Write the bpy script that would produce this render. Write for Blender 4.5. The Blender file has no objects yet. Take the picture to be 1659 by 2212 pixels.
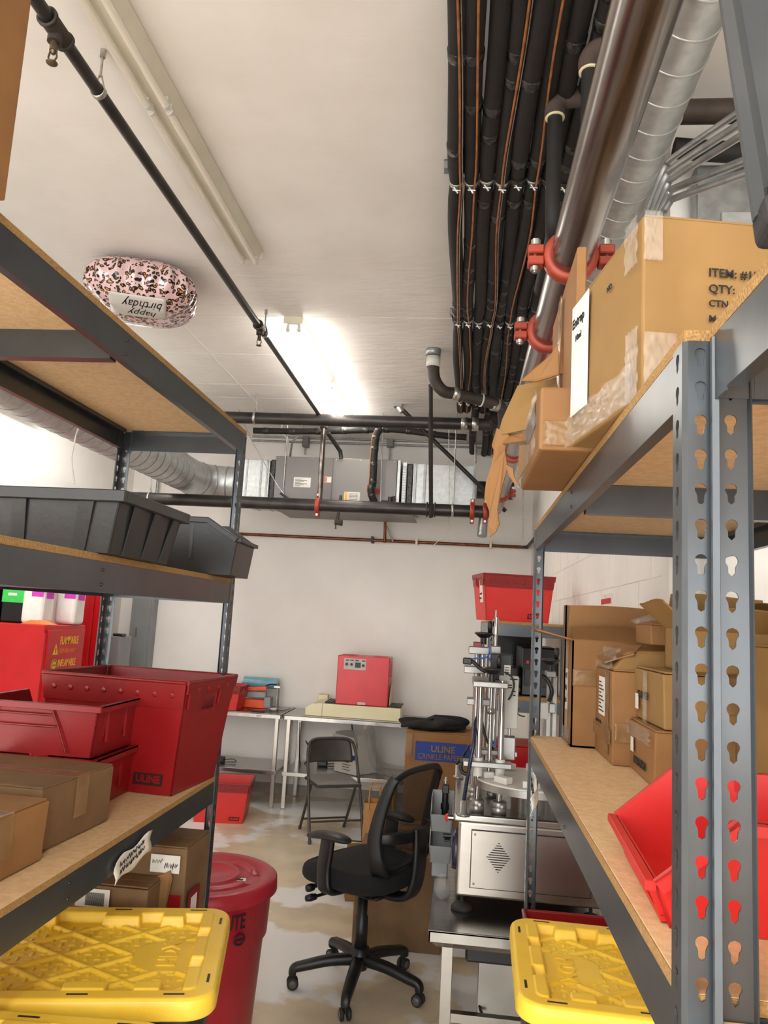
import bpy, bmesh, math, random
from mathutils import Vector, Matrix
PI = math.pi
rnd = random.Random(11)
SC = bpy.context.scene
COL = SC.collection
V = Vector

# ---------------------------------------------------------------- camera, light, exposure
CAM_H = 1.84
FPX = 1640.0
cam_d = bpy.data.cameras.new('camera')
cam = bpy.data.objects.new('camera', cam_d)
COL.objects.link(cam)
_up = Vector((655, -11700, FPX)).normalized()
_d = Vector((998 - 829.5, 1345 - 1106, FPX)); _d = (_d - _up * _d.dot(_up)).normalized()
_r = _d.cross(_up)
ROT = Matrix((_r, _d, _up))                       # world = ROT @ (x right, y down, z forward)
m3 = ROT @ Matrix(((1, 0, 0), (0, -1, 0), (0, 0, -1)))
cam.matrix_world = Matrix.Translation((0, 0, CAM_H)) @ m3.to_4x4()
cam_d.sensor_fit = 'HORIZONTAL'; cam_d.sensor_width = 36.0
cam_d.lens = FPX * 36.0 / 1659.0
cam_d.clip_start = 0.02
SC.camera = cam
vs = SC.view_settings
vs.view_transform = 'Standard'; vs.look = 'None'; vs.gamma = 1.0; vs.use_curve_mapping = False
vs.exposure = 3.27
w = bpy.data.worlds.new('world'); SC.world = w; w.use_nodes = True
w.node_tree.nodes['Background'].inputs[0].default_value = (1, 1, .99, 1)
w.node_tree.nodes['Background'].inputs[1].default_value = 0.60
TUBE_STRENGTH = 3.3
def area(name, loc, sx, sy, power, rot=(0, 0, 0), col=(1, .985, .96)):
    l = bpy.data.lights.new(name, 'AREA'); l.shape = 'RECTANGLE'; l.size = sx; l.size_y = sy
    l.energy = power; l.color = col
    o = bpy.data.objects.new(name, l); COL.objects.link(o); o.location = loc; o.rotation_euler = rot
    return o
area('ceiling_lamp_behind_camera', (-1.23, -0.55, 3.62), 0.16, 2.4, 6)
area('added_lamp_aisle_rear', (0.35, -1.9, 3.4), 0.16, 1.2, 8)  # added fill lamp behind the camera, no fixture is seen there
area('ceiling_lamp_over_left_area', (-2.95, 5.3, 3.6), 0.16, 2.2, 4)

def at(px, py, Y):
    k = ROT @ Vector((px - 829.5, py - 1106, FPX)); t = Y / k.y
    return Vector((k.x * t, Y, CAM_H + k.z * t))
def atz(px, py, Z):
    k = ROT @ Vector((px - 829.5, py - 1106, FPX)); t = (Z - CAM_H) / k.z
    return Vector((k.x * t, k.y * t, Z))

# ---------------------------------------------------------------- materials
def lin(h):
    h = h.lstrip('#'); o = []
    for i in (0, 2, 4):
        c = int(h[i:i + 2], 16) / 255.0
        o.append(c / 12.92 if c <= .04045 else ((c + .055) / 1.055) ** 2.4)
    return (o[0], o[1], o[2], 1)
def mat(name, c1, c2=None, rough=.5, metal=0, scale=20, bump=0, bscale=60, emit=None, estr=0, alpha=None, coat=0, stretch=None, trans=0, detail=6, lo=.35, hi=.65, spec=.5, rvar=0):
    m = bpy.data.materials.new(name); m.use_nodes = True
    nt = m.node_tree; N = nt.nodes; L = nt.links; b = N['Principled BSDF']
    b.inputs['Roughness'].default_value = rough; b.inputs['Metallic'].default_value = metal
    b.inputs['Base Color'].default_value = lin(c1)
    b.inputs['Specular IOR Level'].default_value = spec
    if coat: b.inputs['Coat Weight'].default_value = coat; b.inputs['Coat Roughness'].default_value = .12
    if trans: b.inputs['Transmission Weight'].default_value = trans
    if emit: b.inputs['Emission Color'].default_value = lin(emit); b.inputs['Emission Strength'].default_value = estr
    if alpha is not None: b.inputs['Alpha'].default_value = alpha
    tc = N.new('ShaderNodeTexCoord'); mp = N.new('ShaderNodeMapping'); L.new(tc.outputs['Object'], mp.inputs[0])
    if stretch: mp.inputs['Scale'].default_value = stretch
    if c2:
        n = N.new('ShaderNodeTexNoise'); n.inputs['Scale'].default_value = scale; n.inputs['Detail'].default_value = detail
        L.new(mp.outputs[0], n.inputs['Vector'])
        r = N.new('ShaderNodeValToRGB'); r.color_ramp.elements[0].color = lin(c1); r.color_ramp.elements[1].color = lin(c2)
        r.color_ramp.elements[0].position = lo; r.color_ramp.elements[1].position = hi
        L.new(n.outputs[0], r.inputs[0]); L.new(r.outputs[0], b.inputs['Base Color'])
        if rvar:
            mr = N.new('ShaderNodeMapRange'); mr.inputs[3].default_value = max(0.02, rough - rvar); mr.inputs[4].default_value = rough + rvar
            L.new(n.outputs[0], mr.inputs[0]); L.new(mr.outputs[0], b.inputs['Roughness'])
    if bump:
        n2 = N.new('ShaderNodeTexNoise'); n2.inputs['Scale'].default_value = bscale; n2.inputs['Detail'].default_value = 5
        L.new(mp.outputs[0], n2.inputs['Vector'])
        bp = N.new('ShaderNodeBump'); bp.inputs['Strength'].default_value = bump; bp.inputs['Distance'].default_value = .01
        L.new(n2.outputs[0], bp.inputs['Height']); L.new(bp.outputs[0], b.inputs['Normal'])
    return m
K = {}
K['rack'] = mat('rack_paint', '#5a5e62', '#53575b', .29, .65, 8, .04, 12)
K['dark_rack'] = K['rack']
K['board'] = mat('particle_board', '#ddbb8f', '#d2ae80', .7, 0, 60, .12, 160, lo=.4, hi=.6)
K['board_edge'] = mat('particle_board_edge', '#b08a54', '#957042', .85, 0, 260, .5, 300)
K['card'] = mat('cardboard', '#93693c', '#896036', .72, 0, 9, .08, 40)
K['card2'] = mat('cardboard_light', '#92703f', '#8a6838', .7, 0, 7, .06, 40)
K['card3'] = mat('cardboard_dull', '#7b5d3c', '#705436', .75, 0, 12, .1, 40)
K['tape'] = mat('packing_tape', '#b48f63', '#9a7448', .12, 0, 30, .35, 35, alpha=.4, coat=.8)
K['film'] = mat('clear_film', '#f0ece6', '#cfc9c0', .1, 0, 30, .8, 45, alpha=.13, coat=1)
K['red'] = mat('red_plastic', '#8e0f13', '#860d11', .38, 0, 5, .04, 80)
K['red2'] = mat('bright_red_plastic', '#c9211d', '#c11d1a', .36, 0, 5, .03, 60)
K['redcorr'] = mat('red_corrugated_plastic', '#d42c26', '#ca2722', .42, 0, 6, .12, 10, stretch=(1, 1, 60))
K['redrim'] = mat('red_tote_rim_band', '#861213', '#7d1011', .35, 0, 6, .05, 60)
K['redmetal'] = mat('red_powder_coat', '#c8161d', '#bd1219', .3, .1, 6, .02, 100)
K['crimson'] = mat('crimson_plastic', '#a8182d', '#9e1428', .35, 0, 6, .03, 60)
K['yellow'] = mat('yellow_plastic', '#f6cf45', '#efc437', .42, 0, 6, .05, 70)
K['black'] = mat('black_plastic', '#101012', '#151517', .42, 0, 10, .04, 60)
K['black_gl'] = mat('glossy_black_plastic', '#0c0c0e', None, .22)
K['binblk'] = mat('charcoal_bin_plastic', '#2c2c2c', '#262626', .35, 0, 6, .04, 80)
K['fabric'] = mat('black_fabric', '#101012', '#17171a', .95, 0, 200, .3, 300)
K['cloth'] = mat('black_cloth', '#1a1815', '#121110', .95, 0, 90, .5, 120)
K['foam'] = mat('black_foam_insulation', '#1e1b1a', '#161413', .7, 0, 9, .25, 25)
K['foamtape'] = mat('black_shiny_tape', '#3a3735', '#1b1918', .2, 0, 40, .6, 60)
K['brownfit'] = mat('brown_dusty_fitting', '#5a4a42', '#46393480'[:7], .8, 0, 12, .3, 40)
K['copper'] = mat('copper', '#8a5138', '#5f3826', .4, .7, 10)
K['copperwire'] = mat('copper_wire_insulation', '#b5713c', '#8d5530', .5, .1, 20)
K['blkpipe'] = mat('black_steel_pipe', '#2f2c2b', '#403b39', .35, .5, 7, .05, 60)
K['castiron'] = mat('cast_iron_pipe', '#35302d', '#4c4038', .6, .3, 10, .2, 50)
K['steelpipe'] = mat('bare_steel_pipe', '#9a938e', '#6a5f59', .22, .95, 4, .02, 40, stretch=(3, .35, 3), rvar=.06)
K['galv'] = mat('galvanised_steel', '#c6c8c6', '#b4b7b6', .42, .7, 26, .04, 60)
K['galv2'] = mat('dull_galvanised_steel', '#a9aba9', '#8f9292', .42, .8, 20)
K['zinc'] = mat('zinc_hardware', '#c8c6c0', '#a3a19c', .3, .9, 40)
K['orange_c'] = mat('orange_painted_coupling', '#a8402a', '#953824', .45, .1, 12)
K['ss'] = mat('stainless_steel', '#b3b0ab', '#a19e99', .24, 1, 6, .03, 14, stretch=(1, 18, 1), rvar=.05)
K['ssb'] = mat('brushed_stainless', '#b3aea7', '#afaaa3', .27, 1, 8, 0, 30, stretch=(1, 1, 6))
K['alu'] = mat('satin_aluminium', '#9a9894', '#8e8c88', .36, .8, 20)
K['chrome'] = mat('chrome', '#a3a19e', None, .14, 1)
K['white'] = mat('white_plastic', '#cfccc5', '#c6c3bc', .4, 0, 8)
K['jug'] = mat('translucent_white_jug', '#efeae4', '#e4dcd6', .4, 0, 8)
K['paper'] = mat('white_paper', '#e6e2da', '#dad6ce', .8, 0, 20)
K['kraft'] = mat('kraft_paper', '#b98a59', '#a87b4b', .8, 0, 14, .15, 30)
K['cream'] = mat('cream_enamel', '#e3dab2', '#ddd3aa', .35, .05, 5)
K['ink'] = mat('black_print', '#161412', None, .7)
K['inkred'] = mat('dark_print_on_red', '#2a0a08', None, .6)
K['blue'] = mat('blue_print', '#1f3d8f', '#1c3884', .6, 0, 10)
K['bluehose'] = mat('blue_air_hose', '#1f55b8', None, .3)
K['navyhose'] = mat('navy_cable', '#14182c', '#1f2440', .25, 0, 60)
K['yprint'] = mat('yellow_print', '#e8b33a', None, .6)
K['oprint'] = mat('orange_print', '#d9702c', None, .6)
K['green'] = mat('green_label', '#3ed05a', '#37c452', .6, 0, 10)
K['pink'] = mat('magenta_label', '#d23cc0', '#c836b6', .6, 0, 10)
K['orange'] = mat('orange_plastic', '#ee5420', '#e54c1b', .4, 0, 8)
K['teal'] = mat('blue_film_roll', '#7fb4c6', '#6ba3b8', .25, 0, 8, coat=.4)
K['grey'] = mat('grey_enamel', '#8d8f90', '#858788', .4, .2, 6)
K['greybin'] = mat('grey_bin_plastic', '#8e9193', '#86898b', .42, 0, 8)
K['hvac'] = mat('hvac_grey_enamel', '#7d7975', '#757170', .42, .35, 3)
K['fchair'] = mat('folding_chair_grey_steel', '#4c4844', '#443f3c', .45, .3, 8)
K['fseat'] = mat('folding_chair_fabric', '#8b8783', '#716d69', .9, 0, 160, .4, 250)
K['clear'] = mat('smoky_clear_acrylic', '#8d8883', None, .08, 0, alpha=.28, coat=.8)
K['headmetal'] = mat('sprinkler_bronze', '#6e5f4a', '#54483a', .4, .8, 30)
K['brass'] = mat('brass_tube', '#b38a45', None, .3, .9)
K['lampwhite'] = mat('cream_lamp_enamel', '#dcd6c4', '#d3cdba', .4, 0, 6)
K['tube_off'] = mat('unlit_glass_tube', '#e6e0d2', None, .2, 0, coat=.5)
K['tube_on'] = mat('lit_glass_tube', '#ffffff', None, .3, emit='#fffaf4', estr=TUBE_STRENGTH)
K['rubber'] = mat('black_rubber', '#1b1919', '#252323', .7, 0, 20)
K['casterhub'] = mat('caster_grey', '#5a5753', None, .4)
K['led'] = mat('panel_white', '#b9b6af', None, .4)

def mesh_mat():
    m = mat('black_mesh_fabric', '#151517', None, .9)
    nt = m.node_tree; N = nt.nodes; L = nt.links; b = N['Principled BSDF']
    tc = N.new('ShaderNodeTexCoord'); sep = N.new('ShaderNodeSeparateXYZ'); L.new(tc.outputs['Object'], sep.inputs[0])
    def band(o, f):
        a = N.new('ShaderNodeMath'); a.operation = 'MULTIPLY'; a.inputs[1].default_value = f; L.new(o, a.inputs[0])
        s = N.new('ShaderNodeMath'); s.operation = 'FRACT'; L.new(a.outputs[0], s.inputs[0])
        g = N.new('ShaderNodeMath'); g.operation = 'GREATER_THAN'; g.inputs[1].default_value = .55; L.new(s.outputs[0], g.inputs[0]); return g.outputs[0]
    mn = N.new('ShaderNodeMath'); mn.operation = 'MULTIPLY'
    L.new(band(sep.outputs[1], 300), mn.inputs[0]); L.new(band(sep.outputs[2], 240), mn.inputs[1])
    inv = N.new('ShaderNodeMath'); inv.operation = 'SUBTRACT'; inv.inputs[0].default_value = 1; L.new(mn.outputs[0], inv.inputs[1])
    sc = N.new('ShaderNodeMath'); sc.operation = 'MULTIPLY'; sc.inputs[1].default_value = .9; L.new(inv.outputs[0], sc.inputs[0])
    L.new(sc.outputs[0], b.inputs['Alpha']); return m
K['meshf'] = mesh_mat()

def leopard():
    m = mat('leopard_print_foil', '#e6c8c4', None, .2, .1, coat=.5)
    nt = m.node_tree; N = nt.nodes; L = nt.links; b = N['Principled BSDF']
    tc = N.new('ShaderNodeTexCoord'); nz = N.new('ShaderNodeTexNoise'); nz.inputs['Scale'].default_value = 22
    L.new(tc.outputs['Object'], nz.inputs['Vector'])
    mx = N.new('ShaderNodeMix'); mx.data_type = 'VECTOR'; mx.inputs[0].default_value = .05
    L.new(tc.outputs['Object'], mx.inputs[4]); L.new(nz.outputs['Color'], mx.inputs[5])
    v = N.new('ShaderNodeTexVoronoi'); v.inputs['Scale'].default_value = 38; v.inputs['Randomness'].default_value = .8
    L.new(mx.outputs[1], v.inputs['Vector'])
    r = N.new('ShaderNodeValToRGB'); e = r.color_ramp.elements; r.color_ramp.interpolation = 'CONSTANT'
    e[0].position = 0; e[0].color = lin('#c98a45'); e[1].position = .22; e[1].color = lin('#1b1410')
    x = e.new(.47); x.color = lin('#e2bfc0')
    L.new(v.outputs['Distance'], r.inputs[0]); L.new(r.outputs[0], b.inputs['Base Color']); return m
K['leopard'] = leopard()

def wallm(name, c1, c2, bs, bd, scale=3):
    return mat(name, c1, c2, .7, 0, scale, bs, bd, detail=3)
K['wall'] = wallm('painted_wall', '#efebe5', '#ebe6e0', .03, 12)
K['block'] = wallm('painted_block_wall', '#f0ece6', '#eae5de', .35, 14)
K['darkwall'] = wallm('grey_wall', '#b8b0a6', '#aea69c', .1, 10)
def ceilm():
    m = wallm('painted_concrete_ceiling', '#ece8e2', '#e5e0d9', .0, 6)
    nt = m.node_tree; N = nt.nodes; L = nt.links; b = N['Principled BSDF']
    tc = N.new('ShaderNodeTexCoord'); mp = N.new('ShaderNodeMapping'); mp.inputs['Scale'].default_value = (1, 3.0, 1)
    L.new(tc.outputs['Object'], mp.inputs[0])
    n1 = N.new('ShaderNodeTexNoise'); n1.inputs['Scale'].default_value = 6; n1.inputs['Detail'].default_value = 9; n1.inputs['Distortion'].default_value = .6
    L.new(mp.outputs[0], n1.inputs['Vector'])
    sep = N.new('ShaderNodeSeparateXYZ'); L.new(tc.outputs['Object'], sep.inputs[0])
    mr = N.new('ShaderNodeMapRange'); mr.inputs[1].default_value = 3.6; mr.inputs[2].default_value = 4.4; mr.inputs[3].default_value = .12; mr.inputs[4].default_value = .75
    L.new(sep.outputs[1], mr.inputs[0])
    bp = N.new('ShaderNodeBump'); bp.inputs['Distance'].default_value = .012
    L.new(mr.outputs[0], bp.inputs['Strength']); L.new(n1.outputs[0], bp.inputs['Height']); L.new(bp.outputs[0], b.inputs['Normal'])
    return m
K['ceil'] = ceilm()
def floorm():
    m = mat('worn_painted_concrete', '#8d8a84', None, .35)
    nt = m.node_tree; N = nt.nodes; L = nt.links; b = N['Principled BSDF']
    tc = N.new('ShaderNodeTexCoord')
    def noise(s, d, off=0):
        mp = N.new('ShaderNodeMapping'); mp.inputs['Location'].default_value = (off, off * .7, 0); L.new(tc.outputs['Object'], mp.inputs[0])
        n = N.new('ShaderNodeTexNoise'); n.inputs['Scale'].default_value = s; n.inputs['Detail'].default_value = d; L.new(mp.outputs[0], n.inputs['Vector']); return n.outputs[0]
    def ramp(o, a, b2, ca, cb):
        r = N.new('ShaderNodeValToRGB'); r.color_ramp.elements[0].position = a; r.color_ramp.elements[1].position = b2
        r.color_ramp.elements[0].color = ca; r.color_ramp.elements[1].color = cb; L.new(o, r.inputs[0]); return r.outputs[0]
    bare = ramp(noise(3.0, 6, 3), .35, .65, lin('#dccdb0'), lin('#c0b199'))
    paint = ramp(noise(1.6, 4), .3, .7, lin('#e2e2df'), lin('#ecece9'))
    mask = ramp(noise(1.15, 8, 7), .49, .52, (0, 0, 0, 1), (1, 1, 1, 1))
    mx = N.new('ShaderNodeMix'); mx.data_type = 'RGBA'; L.new(mask, mx.inputs[0]); L.new(paint, mx.inputs[6]); L.new(bare, mx.inputs[7])
    L.new(mx.outputs[2], b.inputs['Base Color'])
    mr = N.new('ShaderNodeMapRange'); mr.inputs[3].default_value = .22; mr.inputs[4].default_value = .5; L.new(noise(5, 5, 1), mr.inputs[0]); L.new(mr.outputs[0], b.inputs['Roughness'])
    return m
K['floor'] = floorm()

# ---------------------------------------------------------------- mesh builder
class MB:
    def __init__(s): s.b = bmesh.new(); s.M = Matrix(); s.mi = 0
    def add(s, vs, fs, smooth=False):
        v = [s.b.verts.new(s.M @ Vector(p)) for p in vs]; s.b.verts.index_update()
        for f in fs:
            try:
                fc = s.b.faces.new([v[i] for i in f]); fc.smooth = smooth; fc.material_index = s.mi
            except ValueError: pass
        return s
    def box(s, x0, x1, y0, y1, z0, z1, bv=0, seg=2):
        P = [(x0, y0, z0), (x1, y0, z0), (x1, y1, z0), (x0, y1, z0), (x0, y0, z1), (x1, y0, z1), (x1, y1, z1), (x0, y1, z1)]
        return s.hexa(P, bv, seg)
    def hexa(s, P, bv=0, seg=2):
        F = [(3, 2, 1, 0), (4, 5, 6, 7), (0, 1, 5, 4), (1, 2, 6, 5), (2, 3, 7, 6), (3, 0, 4, 7)]
        if not bv: return s.add(P, F)
        t = bmesh.new(); v = [t.verts.new(p) for p in P]
        for f in F: t.faces.new([v[i] for i in f])
        bmesh.ops.bevel(t, geom=t.edges[:], offset=bv, segments=seg, affect='EDGES', profile=.5)
        t.verts.index_update()
        s.add([x.co.copy() for x in t.verts], [[q.index for q in f.verts] for f in t.faces]); t.free(); return s
    def cyl(s, p0, p1, r0, r1=None, seg=16, caps=True, smooth=True):
        return s.tube([p0, p1], [r0, r0 if r1 is None else r1], seg, caps, smooth)
    def tube(s, pts, r, seg=12, caps=True, smooth=True, flat=None, upv=None):
        pts = [Vector(p) for p in pts]; n = len(pts)
        rr = r if isinstance(r, (list, tuple)) else [r] * n
        T = []
        for i in range(n):
            a = pts[max(0, i - 1)]; b = pts[min(n - 1, i + 1)]; d = (b - a)
            T.append(d.normalized() if d.length > 1e-9 else Vector((0, 0, 1)))
        u = Vector(upv) if upv else (Vector((0, 0, 1)) if abs(T[0].z) < .9 else Vector((1, 0, 0)))
        u = (u - T[0] * u.dot(T[0])).normalized()
        vs = []; fs = []
        for i in range(n):
            u = (u - T[i] * u.dot(T[i]))
            u = u.normalized() if u.length > 1e-6 else T[i].orthogonal().normalized()
            w2 = T[i].cross(u)
            for k in range(seg):
                a = 2 * PI * k / seg
                kx = rr[i]; ky = rr[i] * (flat if flat else 1)
                vs.append(pts[i] + u * (math.cos(a) * kx) + w2 * (math.sin(a) * ky))
        for i in range(n - 1):
            for k in range(seg):
                k2 = (k + 1) % seg
                fs.append((i * seg + k, i * seg + k2, (i + 1) * seg + k2, (i + 1) * seg + k))
        s.add(vs, fs, smooth)
        if caps: s.add(vs[:seg], [tuple(reversed(range(seg)))]); s.add(vs[-seg:], [tuple(range(seg))])
        return s
    def sweep(s, pts, wd, th, side):
        pts = [Vector(p) for p in pts]; n = len(pts); side = Vector(side); vs = []; fs = []
        for i in range(n):
            t = (pts[min(n - 1, i + 1)] - pts[max(0, i - 1)]).normalized()
            sd = (side - t * side.dot(t)).normalized(); nn = t.cross(sd)
            W = (wd[i] if isinstance(wd, (list, tuple)) else wd) / 2; H = (th[i] if isinstance(th, (list, tuple)) else th) / 2
            for a, b in ((1, .6), (.6, 1), (-.6, 1), (-1, .6), (-1, -.6), (-.6, -1), (.6, -1), (1, -.6)): vs.append(pts[i] + sd * W * a + nn * H * b)
        for i in range(n - 1):
            for k in range(8): fs.append((i * 8 + k, i * 8 + (k + 1) % 8, (i + 1) * 8 + (k + 1) % 8, (i + 1) * 8 + k))
        s.add(vs, fs, True); s.add(vs[:8], [tuple(reversed(range(8)))]); return s.add(vs[-8:], [tuple(range(8))])
    def lathe(s, prof, c=(0, 0, 0), seg=32, ax=None, smooth=True):
        A = Matrix.Translation(c)
        if ax is not None: A = A @ Vector((0, 0, 1)).rotation_difference(Vector(ax)).to_matrix().to_4x4()
        vs = []; fs = []
        for r, z in prof:
            for k in range(seg):
                a = 2 * PI * k / seg; vs.append(A @ Vector((r * math.cos(a), r * math.sin(a), z)))
        for i in range(len(prof) - 1):
            for k in range(seg):
                k2 = (k + 1) % seg; fs.append((i * seg + k, i * seg + k2, (i + 1) * seg + k2, (i + 1) * seg + k))
        return s.add(vs, fs, smooth)
    def poly(s, pts, thick, nrm=None):
        pts = [Vector(p) for p in pts]
        if nrm is None:
            nrm = Vector()
            for i in range(len(pts)): nrm += pts[i].cross(pts[(i + 1) % len(pts)])
            if nrm.length < 1e-12: nrm = (pts[1] - pts[0]).cross(pts[2] - pts[0])
            c0 = pts[0]; nrm = Vector()
            for i in range(1, len(pts) - 1): nrm += (pts[i] - c0).cross(pts[i + 1] - c0)
        nrm = Vector(nrm).normalized(); n = len(pts)
        vs = pts + [p + nrm * thick for p in pts]
        fs = [tuple(reversed(range(n))), tuple(range(n, 2 * n))] + [(i, (i + 1) % n, n + (i + 1) % n, n + i) for i in range(n)]
        return s.add(vs, fs)
    def grid(s, fn, nu, nv, smooth=True, thick=0):
        P = [[Vector(fn(i / nu, j / nv)) for j in range(nv + 1)] for i in range(nu + 1)]
        vs = [p for r in P for p in r]; m = nv + 1
        fs = [(i * m + j, (i + 1) * m + j, (i + 1) * m + j + 1, i * m + j + 1) for i in range(nu) for j in range(nv)]
        if not thick: return s.add(vs, fs, smooth)
        N = []
        for i in range(nu + 1):
            for j in range(nv + 1):
                a = P[min(nu, i + 1)][j] - P[max(0, i - 1)][j]; b = P[i][min(nv, j + 1)] - P[i][max(0, j - 1)]
                c = a.cross(b); N.append(c.normalized() if c.length > 1e-12 else Vector((0, 0, 1)))
        k = len(vs); vs = vs + [v + n * thick for v, n in zip(vs, N)]
        fs2 = fs + [tuple(reversed([q + k for q in f])) for f in fs]
        bd = [j for j in range(m)] + [i * m + nv for i in range(1, nu + 1)] + [nu * m + j for j in range(nv - 1, -1, -1)] + [i * m for i in range(nu - 1, 0, -1)]
        for i in range(len(bd)): a, b = bd[i], bd[(i + 1) % len(bd)]; fs2.append((a, b, b + k, a + k))
        return s.add(vs, fs2, smooth)
    def build(s, name, m, parent=None, norm=True):
        if norm: bmesh.ops.recalc_face_normals(s.b, faces=s.b.faces[:])
        me = bpy.data.meshes.new(name); s.b.to_mesh(me); s.b.free()
        for x in (m if isinstance(m, (list, tuple)) else [m]): me.materials.append(K[x] if isinstance(x, str) else x)
        o = bpy.data.objects.new(name, me); COL.objects.link(o)
        if parent is not None: o.parent = parent
        return o

def build_each(mb, name, m, parent):
    """every loose piece of the builder becomes a part of its own"""
    b = mb.b; b.verts.ensure_lookup_table(); b.verts.index_update(); seen = set(); out = []
    for v0 in b.verts:
        if v0.index in seen: continue
        st = [v0]; seen.add(v0.index); isl = []
        while st:
            v = st.pop(); isl.append(v)
            for e in v.link_edges:
                q = e.other_vert(v)
                if q.index not in seen: seen.add(q.index); st.append(q)
        ix = {v.index: i for i, v in enumerate(isl)}; fs = {f for v in isl for f in v.link_faces}
        n = MB(); n.add([v.co.copy() for v in isl], [[ix[v.index] for v in f.verts] for f in fs])
        for f in n.b.faces: f.smooth = len(isl) > 30
        out.append(n.build(name, m, parent))
    b.free(); return out
def tag(o, label, cat, group=None, kind=None):
    o['label'] = label; o['category'] = cat
    if group: o['group'] = group
    if kind: o['kind'] = kind
    return o
def thing(name, label, cat, loc=(0, 0, 0), rz=0, group=None):
    o = bpy.data.objects.new(name, None); o.empty_display_size = .05; COL.objects.link(o)
    o.location = loc; o.rotation_euler = (0, 0, rz); return tag(o, label, cat, group)
def struct(name, mb, m): o = mb.build(name, m); o['kind'] = 'structure'; return o
def copy_tree(o, parent=None):
    c = o.copy(); COL.objects.link(c); c.parent = parent
    for ch in [x for x in o.children]: copy_tree(ch, c)
    return c
def frame(org, rv, uv):
    rv = Vector(rv).normalized(); uv = Vector(uv); uv = (uv - rv * uv.dot(rv)).normalized(); n = rv.cross(uv)
    return Matrix(((rv.x, uv.x, n.x, org[0]), (rv.y, uv.y, n.y, org[1]), (rv.z, uv.z, n.z, org[2]), (0, 0, 0, 1)))
def text(s, size, org, rv, uv, m, parent, name='lettering', bold=0, sx=1, align='LEFT', ext=.0006, shear=0):
    c = bpy.data.curves.new('t', 'FONT'); c.body = s; c.size = size; c.extrude = ext; c.offset = bold; c.align_x = align; c.resolution_u = 3; c.shear = shear
    t = bpy.data.objects.new('t', c); COL.objects.link(t)
    bpy.context.view_layer.update()
    me = bpy.data.meshes.new_from_object(t.evaluated_get(bpy.context.evaluated_depsgraph_get()))
    bpy.data.objects.remove(t); bpy.data.curves.remove(c)
    me.transform(frame(org, rv, uv) @ Matrix.Scale(sx, 4, (1, 0, 0))); me.materials.clear(); me.materials.append(K[m])
    o = bpy.data.objects.new(name, me); COL.objects.link(o); o.parent = parent; return o
def rectp(org, rv, uv, w_, h_, t=.0008):
    """flat sticker: returns a builder holding a thin rectangle, org = lower left corner"""
    rv = Vector(rv).normalized(); uv = Vector(uv).normalized(); o = Vector(org)
    return MB().poly([o, o + rv * w_, o + rv * w_ + uv * h_, o + uv * h_], t, rv.cross(uv))
def scribble(mb, org, rv, uv, w_, h_, n=24, r=.0006, seed=1):
    g = random.Random(seed); F = frame(org, rv, uv); pts = []
    for i in range(n):
        pts.append(F @ Vector((w_ * (i + g.uniform(-.6, .6)) / n, h_ * (.5 + .5 * (1 if i % 2 else -1) * g.uniform(.3, 1)), .0008)))
    mb.tube(pts, r, 4, False)
def smooth_path(P, k=6):
    P = [Vector(p) for p in P]; out = []
    for i in range(len(P) - 1):
        p0 = P[max(0, i - 1)]; p1 = P[i]; p2 = P[i + 1]; p3 = P[min(len(P) - 1, i + 2)]
        for j in range(k):
            t = j / k
            out.append(.5 * ((2 * p1) + (p2 - p0) * t + (2 * p0 - 5 * p1 + 4 * p2 - p3) * t * t + (3 * p1 - p0 - 3 * p2 + p3) * t ** 3))
    out.append(P[-1]); return out
X_, Y_, Z_ = Vector((1, 0, 0)), Vector((0, 1, 0)), Vector((0, 0, 1))

# ---------------------------------------------------------------- the room
CEIL = 3.75; BACK = 8.0; LX = -3.7; RX = .69; RXE = 2.66; RX2 = 1.9; FY = -2.6
struct('floor', MB().box(LX - .1, RX2 + .1, FY - .1, BACK + .1, -.1, 0), 'floor')
cb = MB().box(LX - .1, RX2 + .1, FY - .1, BACK + .1, CEIL, CEIL + .1)
for (x0, x1, y, wd) in [(-3.6, -.1, 4.62, .006), (-3.6, -1.1, 5.35, .005), (-3.6, -.9, 6.1, .006), (-3.6, -.2, 7.0, .006), (-3.6, -1.45, 2.02, .006), (-3.6, -1.4, 6.5, .005)]:
    cb.box(x0, x1, y, y + wd, CEIL - .0018, CEIL + .001)
cb.box(-1.98, -1.972, 3.9, 7.9, CEIL - .0018, CEIL + .001)
struct('ceiling', cb, 'ceil')
struct('wall_back', MB().box(LX - .1, RX2 + .1, BACK, BACK + .1, 0, CEIL), 'wall')
struct('wall_left', MB().box(LX - .1, LX, FY, BACK, 0, CEIL), 'wall')
wr = MB().box(RX, RX2, RXE, BACK, 0, CEIL)
struct('wall_right', wr, 'block')
struct('wall_right_recess', MB().box(RX2, RX2 + .1, FY, RXE, 0, CEIL), 'darkwall')
jb = MB()
for z in (1.64, 1.84, 2.04, 2.245, 2.45):
    jb.box(RX - .0015, RX + .001, 2.75, 7.9, z, z + .004)
for i, z in enumerate((1.64, 1.84, 2.04, 2.245)):
    y = 2.9 + (.2 if i % 2 else 0)
    while y < 7.8: jb.box(RX - .0015, RX + .001, y, y + .004, z, z + .2); y += .41
struct('trim_1', jb, wallm('mortar_joint_paint', '#d5cdc3', '#e2dbd2', .3, 30))
struct('trim_2', MB().box(LX, RX, BACK - .012, BACK, 0, .1), wallm('grey_wall_base', '#a39c94', '#8d867e', .1, 30))
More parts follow.
